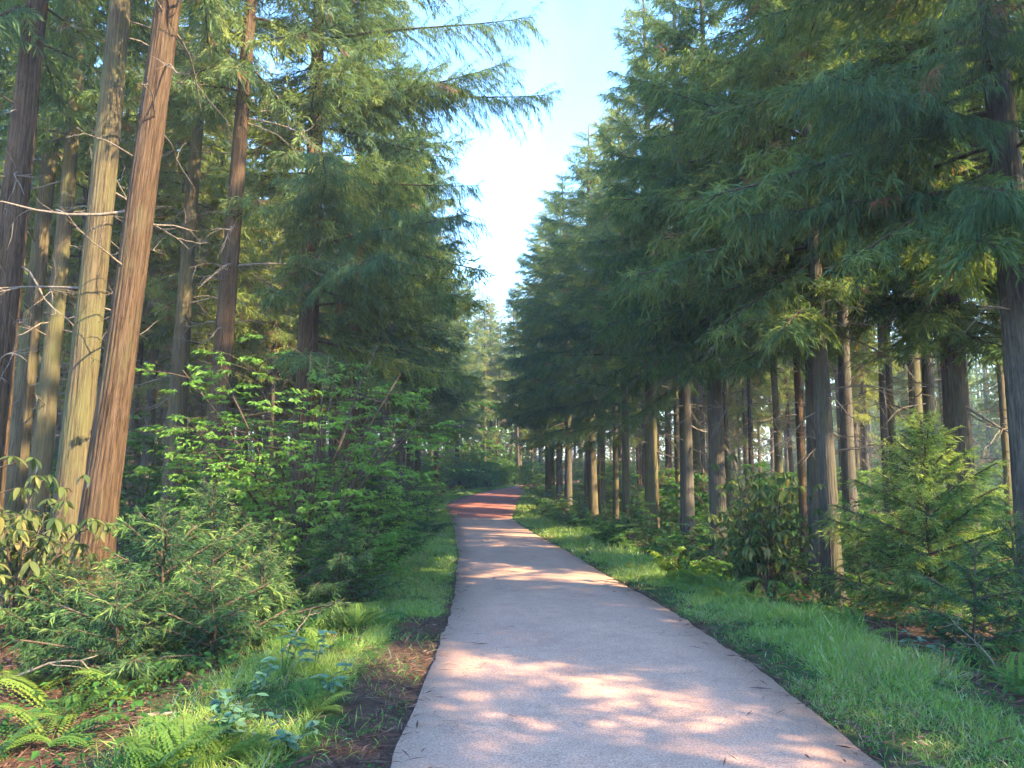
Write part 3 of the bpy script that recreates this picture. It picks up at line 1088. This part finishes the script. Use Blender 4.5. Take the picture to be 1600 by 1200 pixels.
shrub(PX(478, 11.2), 11.2, SH_LAYER, 'tall bright green bush in flat leafy tiers left of the path', sc=1.12, zsc=1.08)
shrub(PX(395, 12.2), 12.2, SH_LAYER2, 'lower green bush in front of the second reddish trunk', sc=1.1, rz=1.3)
shrub(PX(545, 14.0), 14.0, SH_LAYER2, 'leafy bush under the long drooping boughs on the left', sc=1.15, rz=2.2)
shrub(PX(560, 10.6), 10.6, SH_LAYER2, 'dense low bush between the tall tiered bush and the grass verge', sc=.75, rz=4.0)
shrub(PX(760, 72), 72, SH_TREE, 'small pale green broadleaf tree beyond the red path bend', name='broadleaf_tree', cat='tree')
shrub(PX(735, 68), 68, SH_TREE, 'lower broadleaf tree left of the small pale one at the bend', name='broadleaf_tree', cat='tree', sc=.6, rz=1.0)
shrub(PX(792, 80), 80, SH_TREE, 'broadleaf tree in the far gap at the end of the path', name='broadleaf_tree', cat='tree', sc=.75, rz=2.4)
shrub(PX(838, 60), 60, SH_FAR[0], 'sunlit yellow-green bush hiding the right end of the red path', sc=1.8, rz=.4)
shrub(PX(832, 52), 52, SH_FAR[1], 'low sunny bush beside the right edge of the red path', sc=1.1, rz=1.4)
shrub(PX(1062, 12.6), 12.6, SH_LIME, 'small sunlit lime-yellow plant at the edge of the right verge', zsc=1.5)

print('base built')

# background shrubs on both sides
taken_s = []


def bushes(n, xr, yr, label, group, ok, lib, smin, smax, sep=1.4):
    c = 0
    tries = 0
    while c < n and tries < n * 40:
        tries += 1
        y = rng.uniform(*yr)
        x = rng.uniform(*xr)
        if not ok(x, y) or any((x - a) ** 2 + (y - b) ** 2 < sep ** 2 for a, b in taken_s):
            continue
        if any((x - a) ** 2 + (y - b) ** 2 < .6 ** 2 for a, b in taken):
            continue
        taken_s.append((x, y))
        if 'margin' in label:
            lb = label + (' beside the pale surface' if y < 35 else ' beside the red surface')
        elif 'understorey' in label:
            lb = label + (', near the front' if y < 28 else ', halfway back' if y < 48 else ', far back')
        else:
            lb = label
        shrub(x, y, lib[rng.integers(len(lib))], lb, group, rng.uniform(smin, smax), rng.uniform(0, 6.28))
        c += 1


bushes(26, (-9, -2.5), (13, 58), 'low leafy bush along the left margin of the path', 'bushes along the left margin',
       lambda x, y: 1.5 < side(x, y)[1] < 4.2, SH_LOW + [SH_LAYER2], .7, 1.15, 1.2)
bushes(48, (1, 9), (11, 58), 'low leafy bush along the right margin of the path', 'bushes along the right margin',
       lambda x, y: 1.6 < side(x, y)[0] < 5.0, SH_LOW, .8, 1.5, .95)
bushes(70, (-36, -6), (14, 70), 'understorey bush among the trunks of the left stand', 'understorey of the left stand',
       lambda x, y: side(x, y)[1] > 4.5 and abs(x) < .7 * y, SH_FAR, .8, 2.1, 2.0)
bushes(120, (6, 40), (14, 72), 'understorey bush among the trunks of the right stand', 'understorey of the right stand',
       lambda x, y: side(x, y)[0] > 4.2 and abs(x) < .74 * y, SH_FAR, .7, 2.0, 1.7)
bushes(40, (-14, 16), (60, 90), 'bush beyond the red path bend', 'bushes beyond the bend',
       lambda x, y: (side(x, y)[1] > 1.2 or side(x, y)[0] > 1.5) and abs(x) < .25 * y, SH_FAR, 1.1, 2.2, 1.8)


bushes(34, (-9, 4), (60, 77), 'bush crowding the outer side of the red path bend', 'bushes on the outer side of the bend',
       lambda x, y: side(x, y)[1] > .9, SH_FAR, .9, 1.7, 1.1)


# ------------------------------------------------------------------ young cedars, every branch a part
def young_branch(seed, L, sunlit_tint=0.0):
    rng = np.random.default_rng(seed)
    V, T, M, A = bough_arrays(L, rng, droop=-.1, dens=2.0, slen=.075, swid=.0105, hang=.5, tint0=.42, brown=0, bare=.06, gap=.026)
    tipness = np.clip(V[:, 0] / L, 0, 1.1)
    A = np.clip(A * .8 + .38 * tipness ** 3 + sunlit_tint, 0, 1)
    return new_mesh('branch', V, T, [SAPL, TWIG], M, False, A)


YB = [young_branch(800 + k, L) for k, L in enumerate((.45, .45, .7, .7, 1.0, 1.0))]
YB_SUNLIT = [young_branch(800 + k, L, .38) for k, L in enumerate((.45, .45, .7, .7, 1.0, 1.0))]  # branch copies with the lit cedar's sunlight put into the tint
YL = (.45, .45, .7, .7, 1.0, 1.0)
YT = None


def young_cedar(x, y, H, label, Rb=.9, seed=0, lean=(0, 0), n=None, low=.1, bright=False):
    rng = np.random.default_rng(seed)
    o = empty('young_cedar', (x, y, gz1(x, y) - .04), 0, 1, lean)
    tag(o, label, 'sapling')
    tt = np.linspace(0, 1, 8)
    P = np.stack([.02 * np.sin(tt * 5), .02 * np.cos(tt * 4), H * tt], 1)
    v, f = tube(P, .006 + .022 * H / 2.5 * (1 - tt), 6)
    link('trunk', new_mesh('trunk', v, f, [TWIG], None, True), o)
    n = n or int(12 * H)
    az = rng.uniform(0, 6)
    for k in range(n):
        u = low + (1 - low) * (k + rng.random()) / n
        az += 2.4 + rng.normal(0, .3)
        L = max(.18, Rb * (1 - u) ** .75 * rng.uniform(.5, 1.3) + .08)
        q = min(range(6), key=lambda c: abs(YL[c] - L) + rng.random() * .15)
        b = link('branch', (YB_SUNLIT if bright else YB)[q], o)
        s = L / YL[q]
        b.scale = (s, s * 1.0, s)
        b.location = (0, 0, H * u)
        b.rotation_euler = (rng.normal(0, .15), -(.05 + .65 * u + rng.normal(0, .12)), az)
    return o


young_cedar(PX(1440, 10.6), 10.6, 3.0, 'young cedar with sunlit brightness in its foliage colour, right of the path', 1.5, 21, n=74, bright=True)
young_cedar(PX(1490, 7.6), 7.6, 1.35, 'small dark young cedar leaning in shade in front of the lit one', .75, 22, lean=(0, .12), n=22)
young_cedar(PX(1330, 12.2), 12.2, 1.3, 'low young cedar at the foot of the thick grey trunk', .7, 23)
young_cedar(PX(1570, 8.6), 8.6, 1.5, 'shaded young cedar at the foot of the right-edge trunk', .8, 24)
young_cedar(PX(1120, 14.2), 14.2, 1.4, 'young cedar left of the pale-leaved shrub', .85, 25)
young_cedar(PX(265, 7.4), 7.4, 1.5, 'feathery young cedar right of the nearest reddish trunk', .95, 31, n=34)
young_cedar(PX(340, 8.6), 8.6, 1.7, 'taller young cedar behind the feathery one on the left', .95, 32, n=34)
young_cedar(PX(430, 9.6), 9.6, 1.35, 'young cedar below the tall tiered bush', .9, 33, n=28)
young_cedar(PX(200, 6.4), 6.4, .95, 'small dark young cedar over the hollow at lower left', .7, 34, n=22)
young_cedar(PX(585, 12.6), 12.6, 2.1, 'blue-green young cedar at the left grass verge', .95, 35, n=36)
young_cedar(PX(640, 17.5), 17.5, 1.8, 'young cedar farther along the left verge', .95, 36, n=28)
young_cedar(PX(535, 9.8), 9.8, 1.2, 'low bushy young cedar overhanging the left grass', .8, 37, n=24)
young_cedar(PX(668, 24.5), 24.5, 1.6, 'young cedar on the left near the end of the pale path', .9, 38, n=22)
young_cedar(PX(120, 7.2), 7.2, .75, 'bushy young cedar left of the feathery one, in front of the mossy trunk', .8, 61, n=26)
young_cedar(PX(345, 6.9), 6.9, .9, 'spreading young cedar above the bluish herbs', .75, 62, n=24)
young_cedar(PX(420, 7.9), 7.9, 1.0, 'young cedar filling the hollow behind the bluish herbs', .8, 63, n=24)
young_cedar(PX(985, 21), 21, 1.2, 'young cedar at the foot of the sunlit-edged trunk', .8, 39, n=18)
young_cedar(PX(905, 30), 30, 1.4, 'young cedar in front of the sunlit-footed trunk', .9, 40, n=18)


# ------------------------------------------------------------------ drooping big-leaved shrubs, every leaf a part
def leaf_mesh(name, L, W, m, droop, tint, seg=6, fold=.18, curl=0.0):
    t = np.linspace(0, 1, seg)
    w = W * np.sin(np.pi * np.clip(t * .93 + .07, 0, 1)) ** .85 * (1 - .25 * t)
    w[-1] = 0
    x = L * t * (1 - .18 * droop * t)
    z = -droop * L * t ** 1.8 * .55
    V, T = [], []
    for k in range(seg):
        V += [(x[k], -w[k] / 2, z[k] + fold * w[k]), (x[k], 0, z[k]), (x[k], w[k] / 2, z[k] + fold * w[k] + curl * w[k])]
    for k in range(seg - 1):
        a = 3 * k
        T += [(a, a + 3, a + 1), (a + 1, a + 3, a + 4), (a + 1, a + 4, a + 2), (a + 2, a + 4, a + 5)]
    return new_mesh(name, np.array(V), np.array(T), [m], None, True, np.full(len(V), tint))


OL = [leaf_mesh('leaf', .15, .055, OLIVE, d, ti) for d, ti in ((.5, .15), (.8, .35), (1.1, .55), (.9, .8), (.6, .3))]


def big_leaf_shrub(x, y, H, Rx, label, stems, whorls, seed, lean=(0, 0), sag=1.0, dark=.0):
    rng = np.random.default_rng(seed)
    o = empty('big_leaved_shrub', (x, y, gz1(x, y) - .03))
    tag(o, label, 'shrub')
    W = Acc()
    placed = []
    for m in range(stems):
        a = 6.283 * m / stems + rng.normal(0, .5)
        rr = Rx * math.sqrt(rng.uniform(.1, 1))
        end = np.array([math.cos(a) * rr + lean[0], math.sin(a) * rr + lean[1], H * rng.uniform(.55, 1)])
        t = np.linspace(0, 1, 6)[:, None]
        path = np.hstack([end[None, :2] * t ** 1.4, end[None, 2:] * t]) + rng.normal(0, .02, (6, 3)) * t
        v, f = tube(path, np.linspace(.014, .005, 6), 5)
        W.add(v, f)
        for w in range(whorls):
            q = 1.0 if w == 0 else rng.uniform(.3, .95)
            p = np.array([np.interp(q, t[:, 0], path[:, c]) for c in range(3)])
            if w:
                b = rng.uniform(0, 6.28)
                e = p + np.array([math.cos(b), math.sin(b), .35]) * rng.uniform(.12, .32)
                v, f = tube(np.array([p, (p + e) / 2 + .01, e]), [.006, .005, .004], 4)
                W.add(v, f)
                p = e
            k = rng.integers(5, 8)
            a0 = rng.uniform(0, 6.28)
            for j in range(k):
                qi = rng.integers(5) if rng.random() > dark else 0
                eu = (rng.normal(0, .2), rng.uniform(.1, .9) * sag, a0 + 6.283 * j / k + rng.normal(0, .15))
                s = rng.uniform(.7, 1.3)
                placed.append((qi, p.copy(), eu, s))
    V, T, M, A = W.arrays()
    link('stem', new_mesh('stem', V, T, [TWIG], None, True), o)
    placed.sort(key=lambda q: q[1][1])          # leaves facing the path first
    B = Acc()
    for n_, (qi, p, eu, s) in enumerate(placed):
        if n_ < 280:
            lf = link('leaf', OL[qi], o)
            lf.location = p
            lf.rotation_euler = eu
            lf.scale = (s, s, s)
        else:
            me = OL[qi]
            co = np.array([v.co[:] for v in me.vertices])
            tr = np.array([f.vertices[:] for f in me.polygons])
            Rm = np.array(Euler(eu).to_matrix())
            B.add(co * s @ Rm.T + p, tr, 0, float(me.attributes['tint'].data[0].value))
    if B.n:
        link('inner_leaves', B.mesh('inner_leaves', [OLIVE], True), o, 'stuff')
    return o


big_leaf_shrub(PX(40, 7.2), 7.2, 1.75, .85, 'big-leaved shrub with drooping yellowish leaves at the left edge', 11, 8, 41, dark=.5)
big_leaf_shrub(PX(105, 7.9), 7.9, .95, .55, 'low drooping-leaved shrub in front of the nearest reddish trunk', 6, 4, 42)
big_leaf_shrub(PX(1195, 11.2), 11.2, 2.35, .85, 'pale-leaved drooping shrub in front of the right trunks', 16, 13, 43, dark=.45)
big_leaf_shrub(PX(1165, 12.0), 12.0, 1.5, .7, 'lower green shrub leaning against the pale-leaved one', 12, 9, 44, dark=.9)

# ------------------------------------------------------------------ bluish broad-leaved herbs
BLF = [leaf_mesh('leaf', .085, .045, BLUEL, d, ti, 5, .08) for d, ti in ((.2, .2), (.35, .6), (.1, .9))]


def herb(x, y, label, seed, H=.32, stems=4, sc=1.0, group=None):
    rng = np.random.default_rng(seed)
    o = empty('broad_leaved_herb', (x, y, gz1(x, y) - .01), 0, sc)
    tag(o, label, 'plant', group)
    W = Acc()
    for m in range(stems):
        a = rng.uniform(0, 6.28)
        end = np.array([math.cos(a) * .14, math.sin(a) * .14, H * rng.uniform(.6, 1)])
        P = np.array([[0, 0, 0], end * .5 + np.array([0, 0, .03]), end])
        v, f = tube(P, [.004, .003, .002], 4)
        W.add(v, f)
        for q in (.55, .8, 1.0):
            for j in range(3):
                lf = link('leaf', BLF[rng.integers(3)], o)
                lf.location = end * q
                lf.rotation_euler = (rng.normal(0, .2), rng.uniform(-.25, .25), rng.uniform(0, 6.28))
                s = rng.uniform(.65, 1.2)
                lf.scale = (s, s, s)
    V, T, M, A = W.arrays()
    link('stem', new_mesh('stem', V, T, [BROAD], None, True, A), o)
    return o


herb(PX(362, 4.55), 4.55, 'bluish broad-leaved herb at lower left, nearest of its clump', 51)
herb(PX(390, 4.75), 4.75, 'bluish herb right behind the nearest one at lower left', 52)
herb(PX(408, 5.5), 5.5, 'bluish herb with glossy leaves in the middle of the left bank', 53)
herb(PX(455, 6.0), 6.0, 'tall bluish herb at the left grass edge', 54, .42)
herb(PX(500, 6.1), 6.1, 'bluish herb leaning into the left grass', 55, .40)
herb(PX(530, 5.6), 5.6, 'low bluish herb in the left grass', 56, .24)
herb(PX(470, 4.6), 4.6, 'sprawling bluish herb in front of the ferns at lower left', 57, .2)
herb(PX(1420, 6.9), 6.9, 'leafy green herb at the back edge of the right verge', 58, .32)
herb(PX(1455, 7.1), 7.1, 'leafy herb under the small dark young cedar', 59, .3)


# ------------------------------------------------------------------ ferns, every frond a part
def frond_mesh(seed, L, tint):
    rng = np.random.default_rng(seed)
    A = Acc()
    t = np.linspace(0, 1, 7)
    P = np.stack([L * t * (1 - .2 * t), 0 * t, L * (.75 * t - .62 * t ** 2)], 1)
    v, f = tube(P, np.linspace(.003, .001, 7), 3)
    A.add(v, f, 0, .3)
    n = 17
    for k in range(n):
        s = .14 + .84 * k / (n - 1)
        p = np.array([np.interp(s, t, P[:, c]) for c in range(3)])
        wl_ = L * .26 * math.sin(math.pi * min(1, .25 + .75 * s)) ** .8 * rng.uniform(.9, 1.1) + .006
        for sd in (-1, 1):
            d = norm(np.array([.45, sd, -.12]))
            m = 4
            q = np.linspace(.1, .95, m)
            base = p + d * (q * wl_)[:, None]
            for s2 in (-1, 1):
                dd = np.tile(norm(np.array([.6 * s2 + .25, sd * .7, -.1])), (m, 1))
                ll = wl_ * .30 * (1.1 - q)
                vv, ff = leaves(base, dd, np.tile(np.array([0, 0, 1.0]), (m, 1)), ll + .006, ll * .6 + .004, .05, np.full((m, 1), .1))
                A.add(vv, ff, 0, np.clip(tint + rng.normal(0, .08), 0, 1))
    return A.mesh('frond', [FERN])


FR = [frond_mesh(600 + k, .62, ti) for k, ti in enumerate((.3, .5, .7, .9))]


def fern(x, y, label, seed, sc=1.0, n=7, group=None, bright=None):
    rng = np.random.default_rng(seed)
    o = empty('fern', (x, y, gz1(x, y) - .01), rng.uniform(0, 6), sc)
    tag(o, label, 'fern', group)
    for k in range(n):
        f = link('frond', FR[rng.integers(4) if bright is None else bright], o)
        f.rotation_euler = (rng.normal(0, .15), rng.uniform(-.55, .1), 6.283 * k / n + rng.normal(0, .25))
        s = rng.uniform(.65, 1.15)
        f.scale = (s, s, s)
    return o


fern(PX(262, 4.25), 4.25, 'bright green fern at the very bottom left of the grass', 1, .75, 8, None, 3)
fern(PX(310, 4.3), 4.3, 'fern beside the bright one at the bottom of the left bank', 2, .7)
fern(PX(375, 4.5), 4.5, 'small pale fern below the bluish herbs', 3, .6)
fern(PX(110, 5.0), 5.0, 'lime green fern on the brown litter at lower left', 4, .85, 6, None, 2)
fern(PX(140, 5.4), 5.4, 'fern behind the lime green one on the litter', 5, .7)
fern(PX(20, 4.7), 4.7, 'fern cut by the left edge low down', 6, .6, 6, None, 2)
fern(PX(230, 5.9), 5.9, 'fern with pale fronds under the small dark young cedar', 7, .9)
fern(PX(85, 6.2), 6.2, 'fern on the bank below the big-leaved shrub', 8, .7)
fern(PX(520, 7.0), 7.0, 'upright fern at the upper left grass edge', 9, 1.0, 8, None, 1)
fern(PX(560, 8.2), 8.2, 'large fern arching over the left grass', 10, 1.1)
fern(PX(470, 7.6), 7.6, 'fern among the dead stems on the left bank', 11, .9)
fern(PX(500, 5.3), 5.3, 'fern in the middle of the left grass', 12, .7, 7, None, 2)
fern(PX(1560, 6.2), 6.2, 'fern at the right edge below the dark young cedar', 13, .8)
fern(PX(1330, 8.6), 8.6, 'fern on the brown litter right of the verge', 14, .9)
fern(PX(1270, 9.6), 9.6, 'fern in front of the thick grey trunk', 15, .9)
fern(PX(1120, 10.8), 10.8, 'fern at the foot of the pale-leaved shrub', 16, 1.1)
fern(PX(1090, 11.8), 11.8, 'fern spilling onto the right verge', 17, 1.1)
fern(PX(1595, 7.4), 7.4, 'fern behind the right-edge fern', 18, 1.0)
k = 0
for s_, lo, hi in ((-1, 1.6, 5.0), (1, 1.8, 6.5)):
    c = 0
    while c < 34:
        y = rng.uniform(5.5, 26)
        l_, r_, z_ = road(np.array([y]))
        x = l_[0] - rng.uniform(lo, hi) if s_ < 0 else r_[0] + rng.uniform(lo, hi)
        if abs(x) > .70 * y:
            continue
        c += 1
        fern(x, y, 'small fern on the shaded forest floor %s of the path' % ('left' if s_ < 0 else 'right'), 100 + c + 50 * s_,
             rng.uniform(.5, 1.0), int(rng.integers(5, 8)), 'small ferns on the %s bank' % ('left' if s_ < 0 else 'right'))

# ------------------------------------------------------------------ fallen branches, dead stems
FB = [('pale fallen branch across the litter at the left edge', PX(30, 6.0), 6.0, .1, 0, 1.0),
      ('thin fallen branch on the litter below the hollow at left', PX(120, 5.6), 5.6, 1.4, 2, .7),
      ('fallen branch on the slope left of the bluish herbs', PX(250, 5.2), 5.2, .7, 3, .7),
      ('bare twig sticking up behind the bluish herbs', PX(455, 6.6), 6.6, .9, 5, .4),
      ('fallen branch lying at the foot of the lime-yellow plant', PX(1050, 13.6), 13.6, 2.6, 3, .8),
      ('fallen branch on the brown litter behind the right verge', PX(1235, 9.4), 9.4, .3, 4, .8),
      ('pale stick leaning at the back of the right verge', PX(1540, 6.6), 6.6, 2.0, 1, .6)]
for lb, x, y, a, k, s in FB:
    o = link('fallen_branch', DBM[k])
    o.location = (x, y, gz1(x, y) + .06)
    up = -.9 if 'stick' in lb else -.08
    o.rotation_euler = (0, up, a)
    o.scale = (s, s, s)
    tag(o, lb, 'branch')

# ------------------------------------------------------------------ grass, litter, undergrowth: countless
def grass():
    A = Acc()
    rg = np.random.default_rng(31)

    def strip(n, y0, y1, sidev, o0, o1, hmin, hmax, wid, bias=1.0, edge=.25):
        y = y0 + (y1 - y0) * rg.random(n) ** bias
        l, r, z = road(y)
        o = o0 + (o1 - o0) * rg.random(n)
        x = l - o if sidev < 0 else r + o
        pat = vnoise(x * 1.7, y * 1.7, 9) * .6 + vnoise(x * 5, y * 5, 10) * .4
        prob = np.clip((pat - .30) * 3.2, .05, 1)
        prob *= np.clip((o - o0) / edge, .05, 1) * np.clip((o1 - o) / .35, 0, 1)
        if sidev < 0:                           # bare soil patch along the near left edge
            prob *= np.where((y < 9) & (o < .5 + .3 * vnoise(y * 1.3, y * 0, 12)), .06, 1)
        else:
            prob *= np.where((o < .45) & (vnoise(x * .9, y * .9, 14) > .55), .12, 1)
        k = rg.random(n) < prob
        x, y, o, pat = x[k], y[k], o[k], pat[k]
        m = len(x)
        u = np.clip((o - o0) / (o1 - o0), 0, 1)
        tall = vnoise(x * 1.1, y * 1.1, 15)
        h = (hmin + (hmax - hmin) * (.3 + .7 * u) * (.2 + 1.3 * tall)) * rg.uniform(.5, 1.4, m) * np.where(rg.random(m) < .03, 1.7, 1)
        a = rg.uniform(0, 6.283, m)
        ln = rg.uniform(.1, 1.5, m)
        D = np.stack([np.cos(a) * ln, np.sin(a) * ln, np.ones(m)], 1)
        P = np.stack([x, y, gz(x, y) - .005], 1)
        v, f = strands(P, D, h, wid * rg.uniform(.7, 1.4, m), rg.uniform(.1, .9, m), rg)
        ti = np.clip(.40 + .35 * (pat - .5) + .30 * (vnoise(x * .6, y * .6, 16) - .5) + rg.normal(0, .15, m), 0, .9)
        ti = np.where(rg.random(m) < .04 + .16 * (vnoise(x * .9, y * .9, 18) > .62), 1.0, ti)
        A.add(v, f, 0, np.repeat(ti, 4))
    strip(52000, 3.0, 8.0, -1, -.01, 1.75, .05, .20, .0045)
    strip(52000, 3.0, 8.0, 1, -.02, 1.75, .05, .22, .0045)
    strip(52000, 8.0, 16.0, -1, .02, 1.55, .06, .22, .007)
    strip(56000, 8.0, 16.0, 1, .02, 1.75, .06, .24, .007)
    strip(36000, 16, 36, -1, .0, 1.6, .08, .28, .014)
    strip(44000, 16, 36, 1, .0, 1.9, .08, .30, .014)
    strip(20000, 36, 66, -1, -.05, 2.0, .10, .34, .03)
    strip(20000, 36, 62, 1, -.05, 1.8, .10, .34, .03)
    return A.mesh('verge_grass', [GRASS])


o = link('verge_grass', grass(), None, 'stuff')
tag(o, 'fresh green grass on both verges of the path', 'grass')


def litter():
    A = Acc()
    rg = np.random.default_rng(32)
    n = 110000
    y = 3.2 + 22 * rg.random(n) ** 1.6
    x = rg.uniform(-1, 1, n) * (.72 * y + .5)
    l, r, z = road(y)
    d = np.maximum(l - x, x - r)
    k = (rg.random(n) < np.where(d < 0, .003 + .25 * np.exp(d / .08), 1)) & (rg.random(n) < np.clip(.25 + .75 * sst(.9, 1.8, d) + .5 * (d < .35), 0, 1))
    x, y = x[k], y[k]
    m = len(x)
    a = rg.uniform(0, 6.283, m)
    _, _, zr = road(y)
    P = np.stack([x, y, np.where(d[k] > 0, gz(x, y) + rg.uniform(0, .03, m), zr + .012)], 1)
    D = np.stack([np.cos(a), np.sin(a), np.where(d[k] > 0, rg.normal(.05, .22, m), .01)], 1)
    w = np.where(rg.random(m) < .85, .004, .010) * (1 + y / 14)
    v, f = strands(P, D, rg.uniform(.04, .2, m), w * rg.uniform(.6, 1.4, m), rg.uniform(0, .3, m), rg)
    A.add(v, f, 0, np.repeat(np.clip(rg.normal(.5, .25, m), 0, 1), 4))
    return A.mesh('forest_litter', [LITTER])


o = link('forest_litter', litter(), None, 'stuff')
tag(o, 'brown cedar needles and twigs littering the ground', 'litter')


def undergrowth():
    A = Acc()
    rg = np.random.default_rng(33)
    nc = 5200
    y = 4.0 + 44 * rg.random(nc) ** 1.4
    x = rg.uniform(-1, 1, nc) * (.72 * y + .5)
    l, r, z = road(y)
    d = np.maximum(l - x, x - r)
    pat = vnoise(x * .5, y * .5, 21)
    k = (d > 1.4) & (pat > .42) & ((y > 7.5) | (rg.random(nc) < .35))
    x, y = x[k], y[k]
    m = 16
    hx = rg.uniform(.12, .55, len(x)) * (.6 + .02 * y)
    n = len(x) * m
    cx, cy_, h = np.repeat(x, m), np.repeat(y, m), np.repeat(hx, m)
    ox, oy = rg.normal(0, .13, n), rg.normal(0, .13, n)
    px, py = cx + ox, cy_ + oy
    P = np.stack([px, py, gz(px, py) + h * rg.uniform(.15, 1, n)], 1)
    D = np.stack([ox, oy, rg.normal(0, .05, n)], 1) + rg.normal(0, .06, (n, 3))
    N = np.array([0, 0, 1.0]) + rg.normal(0, .35, (n, 3))
    L = (.045 + .0028 * cy_) * rg.uniform(.6, 1.4, n)
    v, f = leaves(P, D, N, L, L * rg.uniform(.4, .6, n), .1, rg.uniform(0, .3, n)[:, None])
    ti = np.clip(np.repeat(rg.normal(.4, .2, len(x)), m) + rg.normal(0, .1, n), 0, 1)
    A.add(v, f, 0, np.repeat(ti, 4))
    # small round leaves on the bare soil beside the path
    n = 2600
    y = rg.uniform(3.2, 9.5, n)
    s = rg.random(n) < .65
    l, r, z = road(y)
    o = rg.uniform(.03, .6, n)
    x = np.where(s, l - o, r + o)
    k = vnoise(x * 3, y * 3, 23) > .52
    x, y = x[k], y[k]
    n = len(x)
    a = rg.uniform(0, 6.28, n)
    P = np.stack([x, y, gz(x, y) + rg.uniform(.01, .05, n)], 1)
    D = np.stack([np.cos(a), np.sin(a), rg.normal(.1, .2, n)], 1)
    N = np.array([0, 0, 1.0]) + rg.normal(0, .3, (n, 3))
    L = rg.uniform(.018, .042, n)
    v, f = leaves(P, D, N, L, L * .7, .08, np.full((n, 1), .1))
    A.add(v, f, 0, np.repeat(np.clip(rg.normal(.4, .15, n), 0, 1), 4))
    return A.mesh('low_undergrowth', [BROAD])


o = link('low_undergrowth', undergrowth(), None, 'stuff')
tag(o, 'low leafy ground cover under the trees and along the path', 'undergrowth')

# ------------------------------------------------------------------ thin bluish haze added to lift the darks like lens veil
hm, hnt, hout = mat('added_veil')
pv = hnt.nodes.new('ShaderNodeVolumePrincipled')
pv.inputs['Color'].default_value = (.80, .88, 1.0, 1)
pv.inputs['Density'].default_value = .0016
pv.inputs['Anisotropy'].default_value = .2
hnt.links.new(pv.outputs[0], hout.inputs['Volume'])
hv = np.array([(x, y, z) for z in (-6.0, 28.0) for y in (-330.0, 1000.0) for x in (-800.0, 800.0)])
ht = [(0, 2, 3), (0, 3, 1), (4, 5, 7), (4, 7, 6), (0, 1, 5), (0, 5, 4), (2, 6, 7), (2, 7, 3), (0, 4, 6), (0, 6, 2), (1, 3, 7), (1, 7, 5)]
link('veil_haze', new_mesh('veil_haze', hv, ht, [hm]), None, 'stuff')
cy.volume_bounces = 0
tris = sum(len(m.polygons) for m in bpy.data.meshes)
print('objects', len(bpy.data.objects), 'unique tris', tris, {m.name: len(m.polygons) for m in ROADC + INC})
